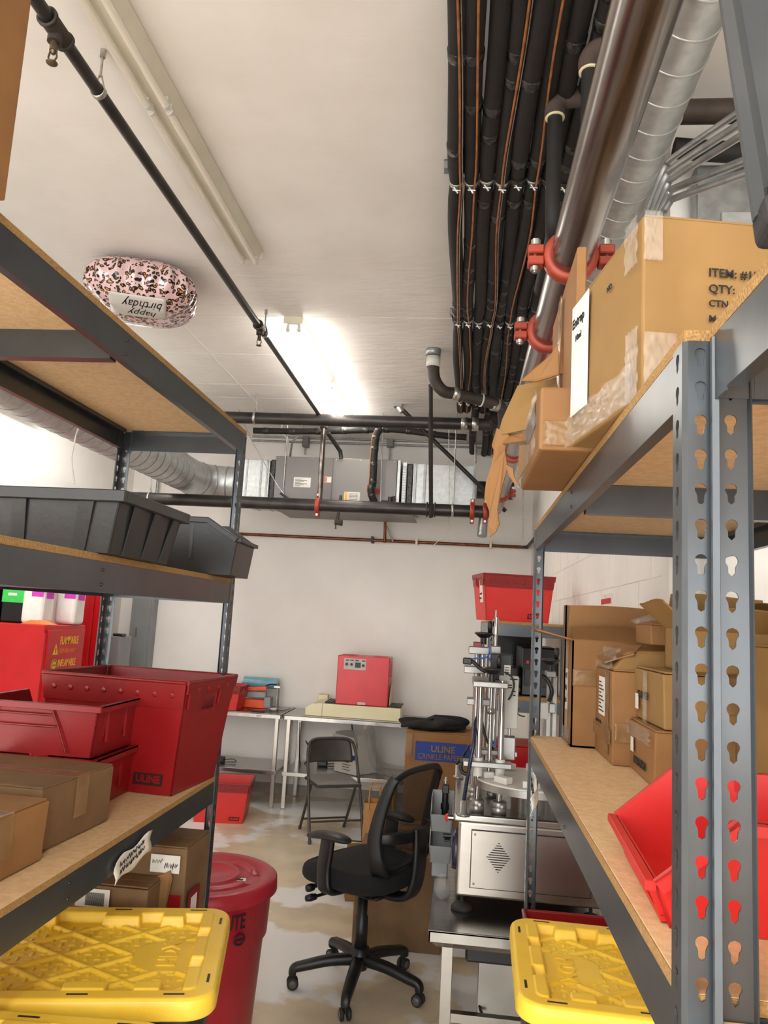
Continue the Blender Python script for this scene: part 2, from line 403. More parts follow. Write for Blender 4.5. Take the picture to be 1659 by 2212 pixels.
# ---------------------------------------------------------------- storage racks
PITCH = .0381
def keyhole():
    pts = []
    for i in range(15):
        a = math.radians(-50 + 280 * i / 14); pts.append((.0066 * math.cos(a), .0045 + .0066 * math.sin(a)))
    pts += [(-.0038, -.003), (-.0036, -.0085)]
    for i in range(4): a = math.radians(200 + 140 * i / 3); pts.append((.0036 * math.cos(a), -.0085 + .0036 * math.sin(a)))
    pts += [(.0036, -.0085), (.0038, -.003)]
    return pts
KH = keyhole()
def ray_hit(a):
    dx, dy = math.cos(a), math.sin(a); best = .003
    for i in range(len(KH)):
        x1, y1 = KH[i]; x2, y2 = KH[(i + 1) % len(KH)]; ex, ey = x2 - x1, y2 - y1
        den = dx * ey - dy * ex
        if abs(den) < 1e-12: continue
        t = (x1 * ey - y1 * ex) / den; u = (x1 * dy - y1 * dx) / den
        if t > 0 and -1e-6 <= u <= 1 + 1e-6: best = max(best, t)
    return dx * best, dy * best
def cell_pts(w_):
    hw, hh = w_ / 2, PITCH / 2; out = []
    for (x0, y0, x1, y1, n) in ((hw, -hh, hw, hh, 6), (hw, hh, -hw, hh, 4), (-hw, hh, -hw, -hh, 6), (-hw, -hh, hw, -hh, 4)):
        for i in range(n): t = i / n; out.append((x0 + (x1 - x0) * t, y0 + (y1 - y0) * t))
    return out
def flange(mb, org, dv, nv, w_, h_, t=.002):
    """plate of keyhole cells from z=0 to h_; dv runs across the flange, nv is the thickness direction"""
    O = cell_pts(w_); I = [ray_hit(math.atan2(y, x)) for x, y in O]; n = len(O)
    org, dv, nv = Vector(org), Vector(dv), Vector(nv)
    for c in range(int(h_ / PITCH)):
        z = h_ - PITCH * (c + .5); ctr = org + dv * (w_ / 2) + Z_ * z
        P = [ctr + dv * x + Z_ * y for x, y in O + I]; vs = P + [p + nv * t for p in P]; fs = []
        for i in range(n):
            j = (i + 1) % n
            fs += [(i, j, n + j, n + i), (2 * n + j, 2 * n + i, 3 * n + i, 3 * n + j), (n + i, n + j, 3 * n + j, 3 * n + i)]
        mb.add(vs, fs)
def post_mb(h_, sx, sy, wx=.027, wy=.036):
    b = MB(); t = .002; ex = wx + .009; ey = wy + .009
    flange(b, (sx * .005, 0, 0), (sx, 0, 0), (0, sy, 0), wx, h_)        # parallel to x
    (flange(b, (0, sy * .005, 0), (0, sy, 0), (sx, 0, 0), wy, h_) if wy > .02 else b.box(min(0, sx * t), max(0, sx * t), min(sy * .005, sy * (.005 + wy)), max(sy * .005, sy * (.005 + wy)), 0, h_))        # parallel to y
    b.poly([(sx * .005, 0, 0), (0, sy * .005, 0), (sx * t, sy * .006, 0), (sx * .006, sy * t, 0)], h_, (0, 0, 1))
    b.poly([(sx * (ex - .004), 0, 0), (sx * ex, sy * .006, 0), (sx * (ex - .002), sy * .007, 0), (sx * (ex - .004), sy * t, 0)], h_, (0, 0, 1))
    b.poly([(0, sy * (ey - .004), 0), (sx * .006, sy * ey, 0), (sx * .007, sy * (ey - .002), 0), (sx * t, sy * (ey - .004), 0)], h_, (0, 0, 1))
    return b
_pc = {}
def rack(label, xf, xr, y0, y1, tops, ph, skip=(), tie=True, wx=.027, wy=.036):
    """xf aisle face, xr rear face; tops = board top heights; ph post height"""
    sx = 1 if xr > xf else -1
    t = thing('storage_rack', label, 'shelving', (xf, y0, 0))
    D = abs(xr - xf); Ln = y1 - y0
    for i, (px, py, ax, ay) in enumerate(((0, 0, sx, 1), (0, Ln, sx, -1), (sx * D, 0, -sx, 1), (sx * D, Ln, -sx, -1))):
        if i in skip: continue
        k = (ph, ax, ay, wx, wy)
        if k not in _pc:
            o = post_mb(ph, ax, ay, wx, wy).build('post', 'rack', t, norm=False); _pc[k] = o.data
        else: o = bpy.data.objects.new('post', _pc[k]); COL.objects.link(o); o.parent = t
        o.location = (px, py, 0)
    for zt in tops:
        b = MB().box(min(0, sx * D) + .004 if sx > 0 else -D + .004, (D - .004) if sx > 0 else -.004, .004, Ln - .004, zt - .0155, zt, .001, 1)
        bo = b.build('board', 'board', t)
        eb = MB(); e = .0012
        xa, xb = sorted((sx * .0035, sx * (D - .0035)))
        eb.box(xa - e, xa, .004, Ln - .004, zt - .0150, zt - .0006); eb.box(xb, xb + e, .004, Ln - .004, zt - .0150, zt - .0006)
        eb.box(xa, xb, .004 - e, .004, zt - .0150, zt - .0006); eb.box(xa, xb, Ln - .004, Ln - .004 + e, zt - .0150, zt - .0006)
        eb.build('board_edge', 'board_edge', bo)
        zb = zt - .0158; h_ = .068
        for a in (0, 1):
            x0 = (sx * .0025) if a == 0 else sx * (D - .0025); s2 = sx if a == 0 else -sx
            m = MB()
            prof = [(0, 0), (s2 * .030, 0), (s2 * .030, -.012), (s2 * .027, -.012), (s2 * .027, -.003), (s2 * .0025, -.003), (s2 * .0025, -h_ + .003), (s2 * .018, -h_ + .003), (s2 * .018, -h_), (0, -h_)]
            m.poly([(x0 + p, .046, zb + q) for p, q in prof], Ln - .092, (0, 1, 0))
            # end brackets over the post, riveted into the keyholes
            for y in (.006, Ln - .046): m.box(min(x0, x0 + s2 * .002), max(x0, x0 + s2 * .002), y, y + .040, zb - h_ - .004, zb + .001)
            bm_ = m.build('beam', 'rack', t)
            if a == 0:
                r = MB()
                for z in (zb - .018, zb - .05): r.cyl((x0 + sx * .002, Ln * .5, z), (x0 - sx * .0025, Ln * .5, z), .0045, .003, 10)
                r.build('rivet_or_dimple', 'black', bm_)
        for y, sy in ((.0025, 1), (Ln - .0025, -1)):
            m = MB(); xa, xb = sorted((sx * .046, sx * (D - .046)))
            prof = [(0, 0), (sy * .030, 0), (sy * .030, -.003), (sy * .0025, -.003), (sy * .0025, -h_), (0, -h_)]
            m.poly([(xa, y + p, zb + q) for p, q in prof], xb - xa, (1, 0, 0))
            for x in (xa - .04, xb): m.box(x, x + .04, min(y, y + sy * .002), max(y, y + sy * .002), zb - h_, zb)
            m.build('end_beam', 'rack', t)
        if tie:
            m = MB(); xa, xb = sorted((sx * .032, sx * (D - .032)))
            m.box(xa, xb, Ln * .5 - .015, Ln * .5 + .015, zb - .066, zb - .001)
            m.build('tie_bar', 'rack', t)
    return t
RLX = -.785; RLR = -1.245; RRX = .231; RRR = .835
rack('tall grey rack on the left of the aisle, black bins and red totes on it', RLX, RLR, .62, 2.57, [2.47, 1.945, 1.295, .628], 2.45)
rack('grey boltless rack on the right of the aisle, tall taped cartons on its shelf', RRX, RRR, .835, 2.6, [2.177, 1.49, .628], 2.163)
rack('nearest grey rack at the right edge, end to end with the next one', .2575, .87, -1.0, .833, [2.180, 1.472], 2.163, tie=False, wx=.034, wy=.006)
r3 = rack('short grey rack against the right wall, red tote on top and black printers inside', .155, .612, 4.55, 6.4, [1.862, 1.43, .95, .3], 1.85)

# spare upright leaning on top of the nearest rack, black foot at its lower end
f0 = atz(1655, 470, 2.215); f0.x += .02
t = thing('spare_rack_post', 'grey steel post with black foot leaning above the marked carton, upper right corner', 'rack post', f0)
dirv = Vector((.015, .42, 1.35)).normalized()
b = MB(); prof = [(-.030, .0), (-.024, -.012), (-.012, -.004), (.012, -.004), (.024, -.012), (.034, 0), (.034, .004), (.022, .001), (.012, .002), (-.012, .002), (-.024, .001), (-.030, .006)]
b.poly([(p, q, .0) for p, q in prof], 1.46, (0, 0, 1))
o = b.build('channel', 'rack', t); o.rotation_euler = Vector((0, 0, 1)).rotation_difference(dirv).to_euler()
b = MB(); b.box(-.028, .04, -.022, .018, -.026, .012, .009, 3); b.box(-.02, .036, -.016, .012, .012, .032, .007, 3)
o = b.build('foot_cap', 'rubber', t); o.rotation_euler = Vector((0, 0, 1)).rotation_difference(dirv).to_euler()

# handwritten paper tags taped to beams
def tag_paper(label, org, rv, uv, w_, h_, seed, curl=.02, nrm=(1, 0, 0)):
    t = thing('paper_tag', label, 'label', org)
    rv = Vector(rv).normalized(); uv = Vector(uv).normalized(); n = Vector(nrm)
    edge = [0, .004, .0, .006, .001]
    b = MB(); b.grid(lambda u, v: rv * (u * w_ + .006 * math.sin(7 * v)) + uv * (v * h_ + .006 * math.sin(9 * u)) + n * (.001 + curl * (u - .35) ** 2 + .25 * curl * abs(v - .5)), 10, 5, thick=.0004)
    b.build('sheet', 'paper', t)
    s = MB()
    for q in (.3, .62): scribble(s, rv * w_ * .1 + uv * h_ * q + n * (curl * .25 + .0025), rv, uv, w_ * .75, h_ * .28, 26, .0010, seed + int(q * 10))
    s.build('handwriting', 'ink', t)
tag_paper('torn white paper tag with handwriting on the left rack beam above the yellow lid', (RLX + .001, 1.80, 1.19), (0, 1, .12), (0, -.1, 1), .19, .052, 3)
tag_paper('curled white paper tag with handwriting on the right rack beam beside the machine', (RRX - .001, 2.28, 1.385), (0, -1, -.25), (0, -.2, 1), .17, .05, 8, nrm=(-1, 0, 0), curl=.06)

# ---------------------------------------------------------------- cartons
def carton(label, c, size, rz=0, m='card', tape=True, name='cardboard_box', cat='box', group=None, wonk=.004, seam='x', bv=.004):
    t = thing(name, label, cat, c, rz, group); sx, sy, sz = size; g = random.Random(hash(label) % 9999 if False else len(label) * 7 + int(sz * 1000))
    P = [(-sx / 2, -sy / 2, 0), (sx / 2, -sy / 2, 0), (sx / 2, sy / 2, 0), (-sx / 2, sy / 2, 0), (-sx / 2, -sy / 2, sz), (sx / 2, -sy / 2, sz), (sx / 2, sy / 2, sz), (-sx / 2, sy / 2, sz)]
    P = [(p[0] + g.uniform(-wonk, wonk), p[1] + g.uniform(-wonk, wonk), p[2] - (g.uniform(0, wonk) if p[2] else 0)) for p in P]
    MB().hexa(P, bv, 2).build('carton_body', m, t)
    e = .003
    if seam:
        for s_ in (-1, 1):
            b = MB()
            if seam == 'x': b.box(-sx / 2 + e, sx / 2 - e, (.0012 if s_ > 0 else -sy / 2 + e), (sy / 2 - e if s_ > 0 else -.0012), sz - .001, sz + .0035, .001, 1)
            else: b.box((.0012 if s_ > 0 else -sx / 2 + e), (sx / 2 - e if s_ > 0 else -.0012), -sy / 2 + e, sy / 2 - e, sz - .001, sz + .0035, .001, 1)
            b.build('top_flap', m, t)
    if tape:
        b = MB(); q = .025; k = .0052
        if seam == 'x':
            b.box(-sx / 2 - k, sx / 2 + k, -q, q, sz + .0035, sz + .0045); b.box(-sx / 2 - k - .001, -sx / 2 - k, -q, q, sz * .35, sz + .0045); b.box(sx / 2 + k, sx / 2 + k + .001, -q, q, sz * .35, sz + .0045)
        else:
            b.box(-q, q, -sy / 2 - k, sy / 2 + k, sz + .0035, sz + .0045); b.box(-q, q, -sy / 2 - k - .001, -sy / 2 - k, sz * .35, sz + .0045); b.box(-q, q, sy / 2 + k, sy / 2 + k + .001, sz * .35, sz + .0045)
        b.build('packing_tape', 'tape', t)
    return t
def open_carton(label, c, size, rz=0, m='card', flaps=(.2, .9, 1.2, .3), fl=.14, name='open_cardboard_box', group=None):
    """flaps: opening angles (0 = lying flat over the top, PI = hanging down) for -x, +x, -y, +y; None = missing"""
    t = thing(name, label, 'box', c, rz, group); sx, sy, sz = size; w_ = .005
    b = MB(); b.box(-sx / 2, sx / 2, -sy / 2, sy / 2, 0, w_)
    b.box(-sx / 2, -sx / 2 + w_, -sy / 2, sy / 2, 0, sz); b.box(sx / 2 - w_, sx / 2, -sy / 2, sy / 2, 0, sz)
    b.box(-sx / 2, sx / 2, -sy / 2, -sy / 2 + w_, 0, sz); b.box(-sx / 2, sx / 2, sy / 2 - w_, sy / 2, 0, sz)
    b.build('carton_body', m, t)
    for i, (ax, sgn) in enumerate((('x', -1), ('x', 1), ('y', -1), ('y', 1))):
        a = flaps[i]
        if a is None: continue
        dx = -math.cos(a) * sgn; dz = math.sin(a); b = MB()       # from the edge inward (a=0), up (PI/2), outward (PI)
        if ax == 'x':
            p = Vector((sgn * sx / 2, 0, sz)); d = Vector((dx, 0, dz)); hw = sy / 2 - .002; s = Y_
        else:
            p = Vector((0, sgn * sy / 2, sz)); d = Vector((0, dx, dz)); hw = sx / 2 - .002; s = X_
        b.grid(lambda u, v: p + s * (u - .5) * 2 * hw * (1 - .04 * v) + d * (v * fl) + Vector((0, 0, .004 * math.sin(5 * u) * v)), 8, 4, smooth=False, thick=.004)
        b.build('flap', m, t)
    return t
def tape_patch(t, org, rv, uv, w_, h_, seed=0, m='film', name='tape_strip', amp=.003):
    rv = Vector(rv).normalized(); uv = Vector(uv).normalized(); n = rv.cross(uv); o = Vector(org)
    b = MB(); b.grid(lambda u, v: o + rv * u * w_ + uv * v * h_ + n * (.0018 + amp * (.5 + .5 * math.sin(u * 23 + seed) * math.sin(v * 17 + seed * 2))), 12, 12, thick=.0003)
    return b.build(name, m, t)

# big marked carton on top of the right rack
import mathutils
near = at(1387, 850, 1.10); far_ = at(1234, 955, 1.43); near.z = 2.179; far_.z = 2.179
lvy = (far_ - near); W1, D1, H1 = .52, lvy.length, .283; lvy.normalize(); AZ = math.atan2(-lvy.x, lvy.y)
cs, sn = math.cos(AZ), math.sin(AZ)

rvx = Vector((cs, sn, 0))
cc = near + rvx * W1 / 2 + lvy * D1 / 2
t = carton('big tan carton marked ITEM and QTY, tilted on top of the right rack', cc, (W1, D1, H1), AZ, 'card2', tape=False, seam='x')
fx0, fy0 = -W1 / 2, -D1 / 2
for s_, z, sz_ in (('ITEM: #1583 H', .192, .0185), ('QTY:', .167, .018), ('CTN NO', .145, .0145), ('Made', .121, .0145)):
    text(s_, sz_, (fx0 + .098, fy0 - .0046, z), X_, Z_, 'ink', t, bold=.0002)
lb = rectp((-W1 / 2 - .0048, fy0 + D1 - .008, .055), -Y_, Z_, .095, .215).build('address_label', 'paper', t)
text('Entrap', .026, (-W1 / 2 - .0062, fy0 + D1 - .012, .225), -Y_, Z_, 'ink', lb, bold=.0004)
text('10ml', .018, (-W1 / 2 - .0062, fy0 + D1 - .03, .195), -Y_, Z_, 'ink', lb)
text('NO', .014, (-W1 / 2 - .005, fy0 + .14, .22), -Y_, Z_, 'ink', t)
tape_patch(t, (fx0 - .0055, fy0 + .052, .208), -Y_, Z_, .05, .078, 1)
tape_patch(t, (fx0 - .002, fy0 - .0055, .208), X_, Z_, .028, .078, 2)
tape_patch(t, (fx0 - .0055, fy0 + .04, -.004), -Y_, Z_, .045, .11, 3, amp=.006)
tape_patch(t, (fx0 - .002, fy0 - .0055, -.004), X_, Z_, .05, .10, 4, amp=.006)
tape_patch(t, (fx0 - .0055, fy0 + D1 - .002, -.003), -Y_, Z_, D1 - .02, .06, 5, amp=.007)

# torn carton lying behind it, flaps hanging into the aisle
t = thing('torn_cardboard_box', 'torn open carton with ragged flaps hanging off the right rack top into the aisle', 'box', (0, 0, 0))
b = MB(); b.box(.135, .47, 1.47, 1.93, 2.182, 2.31, .006, 2); b.build('carton_body', 'card', t)
b = MB(); b.box(.205, .225, 1.5, 1.93, 2.31, 2.62, .003, 1); b.build('side_panel', 'card', t)
tape_patch(t, (.133, 1.92, 2.183), -Y_, Z_, .44, .125, 6, amp=.010)
b = MB(); b.box(.133, .1342, 1.56, 1.80, 2.25, 2.305); b.build('torn_hole_shade', 'castiron', t)  # flat dark sheet standing in for the shade inside the torn hole
tape_patch(t, (.14, 1.468, 2.19), X_, Z_, .20, .05, 4, 'tape', amp=.004)
tape_patch(t, (.200, 1.74, 2.32), -Y_, Z_, .05, .28, 4, 'tape', amp=.003)
def flap_px(pl, m='card', th=.004, nm='torn_flap'):
    b = MB(); b.poly([at(*p) for p in pl], th); return b.build(nm, m, t)
flap_px([(1222, 723, 1.72), (1190, 770, 1.74), (1150, 800, 1.76), (1127, 824, 1.78), (1160, 826, 1.74), (1222, 806, 1.70)])
flap_px([(1118, 833, 1.90), (1222, 812, 1.74), (1219, 905, 1.72), (1150, 925, 1.78), (1075, 940, 1.86), (1085, 905, 1.88)], 'card2')
flap_px([(1095, 938, 1.86), (1215, 925, 1.70), (1212, 942, 1.69), (1165, 950, 1.74), (1130, 952, 1.77), (1085, 958, 1.84)])
flap_px([(1073, 925, 1.86), (1100, 940, 1.84), (1090, 972, 1.83), (1096, 1010, 1.84), (1086, 1045, 1.85), (1074, 1100, 1.86), (1078, 1132, 1.86), (1070, 1150, 1.87), (1057, 1160, 1.88), (1054, 1135, 1.87), (1057, 1105, 1.87), (1046, 1075, 1.88), (1050, 1040, 1.87), (1060, 1010, 1.86), (1068, 975, 1.86), (1062, 962, 1.87)], 'card', .003)
flap_px([(1122, 962, 1.70), (1150, 960, 1.69), (1176, 950, 1.68), (1150, 985, 1.70), (1135, 1010, 1.71), (1118, 1040, 1.73)], 'card3')
flap_px([(1092, 1003, 1.80), (1108, 1012, 1.79), (1110, 1030, 1.79), (1122, 1050, 1.78), (1112, 1046, 1.79), (1098, 1026, 1.80)], 'card', .003)

# cartons on the right lower shelf
ZS = 1.491
t = open_carton('tall open carton against the rear post, upright back flap, handwritten white sheet', (.552, 2.47, ZS), (.43, .15, .315), 0, 'card', (PI * .93, None, .35, PI / 2), .11)
lb = rectp((.337 - .552 - .0012, .045, .10), -Y_, Z_, .05, .125).build('paper_sheet', 'paper', t)
s = MB()
for i in range(3): scribble(s, (.337 - .552 - .0025, .04, .195 - i * .038), -Y_, Z_, .04, .02, 12, .0009, i)
s.build('handwriting', 'ink', lb)
tape_patch(t, (-.2165, .02, .03), -Y_, Z_, .05, .28, 2)
tape_patch(t, (-.213, -.0765, .18), X_, Z_, .12, .05, 3, 'tape', amp=.002)
tape_patch(t, (-.2165, .074, -.002), -Y_, Z_, .145, .05, 8, amp=.006)
open_carton('large open carton behind the tall one, dark inside, highest on the right shelf', (.555, 2.574, ZS), (.44, .045, .425), 0, 'card3', (None, None, None, None))
t = carton('taped carton with printed address sheet, bulging top, second from the rear post', (.562, 2.255, ZS), (.31, .27, .245), 0, 'card', seam='y', tape=False)
lb = rectp((-.155 - .0048, .045, .115), -Y_, Z_, .09, .105).build('address_label', 'paper', t)
s = MB()
for i in range(9): s.box(-.1622, -.1612, -.035 + .02 * (i % 3), .035, .125 + i * .0098, .128 + i * .0098)
s.build('printed_lines', 'ink', lb)
tape_patch(t, (-.1565, -.05, .02), -Y_, Z_, .05, .22, 3, 'tape', amp=.003)
tape_patch(t, (-.1575, .13, .05), -Y_, Z_, .26, .04, 6, 'tape', amp=.003)
tape_patch(t, (-.152, -.1365, .06), X_, Z_, .10, .05, 4, 'tape', amp=.003)
text('ENTRAP', .03, (-.1578, .10, .075), -Y_, Z_, 'ink', t, sx=.7)
b = MB(); b.poly([(-.17, -.10, .262), (-.10, -.13, .29), (-.06, -.05, .312), (-.10, .08, .305), (-.165, .06, .27)], .004); b.build('torn_flap', 'card', t)
b = MB(); b.hexa([(-.16, -.13, .245), (.15, -.13, .245), (.15, .1, .245), (-.16, .1, .245), (-.11, -.11, .30), (.14, -.11, .31), (.14, .05, .30), (-.11, .05, .295)], .01, 2); b.build('bulging_lid', 'card2', t)
tape_patch(t, (-.160, .10, .243), -Y_, (.5, 0, 1), .23, .065, 4, amp=.008)
t2 = carton('small flat carton in shiny film lying on the bulging carton', (.60, 2.23, ZS + .318), (.19, .14, .055), .05, 'card', tape=False, seam='x')
b = MB(); b.grid(lambda u, v: (-.11 + .22 * u, -.08 + .16 * v, .062 + .03 * math.sin(3.14 * u) * math.sin(3.14 * v) + .008 * math.sin(17 * u + 9 * v)), 16, 12, thick=.0004); b.build('film_wrap', 'film', t2)
t = carton('lower of two stacked taped cartons on the right shelf, behind the red bin', (.60, 1.985, ZS), (.30, .27, .125), 0, 'card', seam='y')
rectp((-.1555, .09, .05), -Y_, Z_, .03, .035).build('address_label', 'paper', t)
text('HYDRATION', .028, (-.1555, .06, .025), -Y_, Z_, 'ink', t, sx=.8)
tape_patch(t, (-.1545, .13, .09), -Y_, Z_, .25, .035, 7, amp=.006)
t = carton('upper of two stacked taped cartons on the right shelf, behind the red bin', (.605, 1.985, ZS + .131), (.28, .26, .128), .03, 'card2', seam='y')
rectp((-.1455, .10, .025), -Y_, Z_, .028, .038).build('address_label', 'paper', t)
text('KS RANGE', .026, (-.1455, .08, .055), -Y_, Z_, 'ink', t, sx=.8)
tape_patch(t, (-.1445, .02, .0), -Y_, Z_, .035, .125, 9)
open_carton('open carton with raised flap on top of the two stacked cartons', (.64, 1.93, ZS + .264), (.24, .2, .10), .05, 'card2', (2.4, .8, 2.6, 1.3), .09)
carton('small upright carton behind the open one, near the top of the right shelf', (.66, 2.13, ZS + .318), (.11, .1, .12), 0, 'card', seam='y')
t = carton('large carton beyond the near post, right of the stacked pair', (.72, 1.55, ZS), (.22, .42, .335), 0, 'card2', seam='y', tape=False)
carton('flat carton at the right end of the shelf under the red bin rim', (.74, 1.28, ZS), (.2, .1, .10), 0, 'card', seam='y')

# ---------------------------------------------------------------- plastic stacking bins
def stack_bin(label, c, L, W, H, lip, rz, m, name='stacking_bin', group=None, t_=.004, slope=.22, rim=.012, flip=False, slots=True):
    """hopper-front bin, opening towards +x"""
    t = thing(name, label, 'bin', c, rz, group); b = MB()
    tp = .92  # taper of the footprint
    l0, w0 = L * tp, W * tp
    x1, x2 = L / 2, L / 2 - L * slope
    def side(s):
        yb, yt = s * w0 / 2, s * W / 2; n = (0, -s, 0)
        yl = yb + (yt - yb) * lip / H
        pts = [(-l0 / 2, yb, 0), (l0 / 2, yb, 0), (x1, yl, lip), (x2, yt, H), (-L / 2, yt, H)]
        b.poly(pts, t_, n)
        rb = [(x1 + .002, yl, lip), (x2, yt, H), (-L / 2, yt, H)]
        for p, q in zip(rb, rb[1:]):
            p, q = Vector(p), Vector(q); d = (q - p).normalized(); up = Vector((0, s, 0)).cross(d); up = up if up.z > 0 or up.x > 0 else -up
            o = Vector((0, s * rim, 0)); k = d.cross(Vector((0, 1, 0))).normalized(); k = k if k.z < 0 else -k
            b.poly([p, q, q + o, p + o], .0035, k); b.poly([p + o, q + o, q + o + k * .016, p + o + k * .016], .003, (0, -s, 0))
    side(1); side(-1)
    b.poly([(-l0 / 2, -w0 / 2, 0), (-l0 / 2, w0 / 2, 0), (-L / 2, W / 2, H), (-L / 2, -W / 2, H)], t_, (1, 0, 0))
    b.box(-L / 2 - rim, -L / 2 + .003, -W / 2 - rim, W / 2 + rim, H - .016, H, .001, 1)
    b.poly([(l0 / 2, -w0 / 2, 0), (l0 / 2, w0 / 2, 0), (x1, w0 / 2 + (W - w0) / 2 * lip / H, lip), (x1, -w0 / 2 - (W - w0) / 2 * lip / H, lip)], t_, (-1, 0, 0))
    b.box(x1 - .002, x1 + rim, -W / 2 * .98, W / 2 * .98, lip - .012, lip, .001, 1)
    b.box(-l0 / 2, l0 / 2, -w0 / 2, w0 / 2, 0, t_)
    o = b.build('shell', m, t)
    if slots:
        s = MB()
        for y in (-W * .16, W * .16, W * .40, -W * .40): s.poly([(l0 / 2, y - .003, .004), (l0 / 2 + .007, y - .003, .004), (x1 + .008, y - .003, lip - .006), (x1, y - .003, lip - .006)], .006, (0, 1, 0))
        s.box(l0 / 2 - .002, l0 / 2 + .008, -W * .42, W * .42, .002, .008)
        s.build('label_slot', m, t)
    r = MB()
    for k in (-.28, .08):
        for s_ in (-1, 1): r.box(L * k, L * k + .01, s_ * (W / 2 - .004) - .003, s_ * (W / 2 - .004) + .003, H * .25, H - .006)
    build_each(r, 'rib', m, t)
    return t
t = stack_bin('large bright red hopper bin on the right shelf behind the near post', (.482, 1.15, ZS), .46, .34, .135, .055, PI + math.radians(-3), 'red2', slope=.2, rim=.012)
# black bins on the left rack
Z2 = 1.946
stack_bin('black hopper bin with cut-down front at the far end of the left rack', (-.885, 2.39, Z2), .36, .23, .175, .115, math.radians(2), 'binblk', slope=.26, slots=False)
def crate(label, c, L, W, H, rz, m, name='storage_bin', rim=.014, taper=.9, nr=4):
    t = thing(name, label, 'bin', c, rz); b = MB(); th = .004; l0, w0 = L * taper, W * taper
    for s in (-1, 1):
        b.poly([(-l0 / 2, s * w0 / 2, 0), (l0 / 2, s * w0 / 2, 0), (L / 2, s * W / 2, H), (-L / 2, s * W / 2, H)], th, (0, -s, 0))
        b.poly([(s * l0 / 2, -w0 / 2, 0), (s * l0 / 2, w0 / 2, 0), (s * L / 2, W / 2, H), (s * L / 2, -W / 2, H)], th, (-s, 0, 0))
    b.box(-l0 / 2, l0 / 2, -w0 / 2, w0 / 2, 0, th); b.build('shell', m, t)
    r = MB()
    for s in (-1, 1):
        r.box(-L / 2 - rim, L / 2 + rim, s * (W / 2 + rim / 2) - rim / 2, s * (W / 2 + rim / 2) + rim / 2, H - .026, H, .002, 1)
        r.box(s * (L / 2 + rim / 2) - rim / 2, s * (L / 2 + rim / 2) + rim / 2, -W / 2, W / 2, H - .026, H, .002, 1)
    r.build('rim', m, t)
    v = MB()
    for i in range(nr):
        for s in (-1, 1):
            x = -L / 2 + L * (i + .6) / (nr + .2)
            v.poly([(x * taper, s * w0 / 2, .0), (x * taper + .03, s * w0 / 2, .0), (x + .034, s * W / 2, H - .026), (x, s * W / 2, H - .026)], .004, (0, s, 0))
            y = -W / 2 + W * (i + .6) / (nr + .2)
            v.poly([(s * l0 / 2, y * taper, 0), (s * l0 / 2, y * taper + .025, 0), (s * L / 2, y + .028, H - .026), (s * L / 2, y, H - .026)], .004, (s, 0, 0))
    build_each(v, 'rib', m, t); return t
crate('large black ribbed bin with square rim, nearer one on the left rack', (-.985, 1.725, Z2), .50, .35, .135, math.radians(-1), 'binblk', nr=3)
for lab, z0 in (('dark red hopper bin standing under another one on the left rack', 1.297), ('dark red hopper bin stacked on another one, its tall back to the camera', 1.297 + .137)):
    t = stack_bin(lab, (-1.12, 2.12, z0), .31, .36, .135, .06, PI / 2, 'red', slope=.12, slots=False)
    b = MB(); x = -.156
    for (ya, za, yb, zb_) in ((.12, .01, .105, .075), (.105, .075, .10, .118), (-.10, .01, -.075, .075), (-.075, .075, -.055, .118), (.105, .075, -.075, .075), (.10, .105, -.06, .105)):
        b.tube([(x + .004 - za * .06, ya, za), (x + .004 - zb_ * .06, yb, zb_)], .0028, 6)
    b.build('label_frame', 'redrim', t)
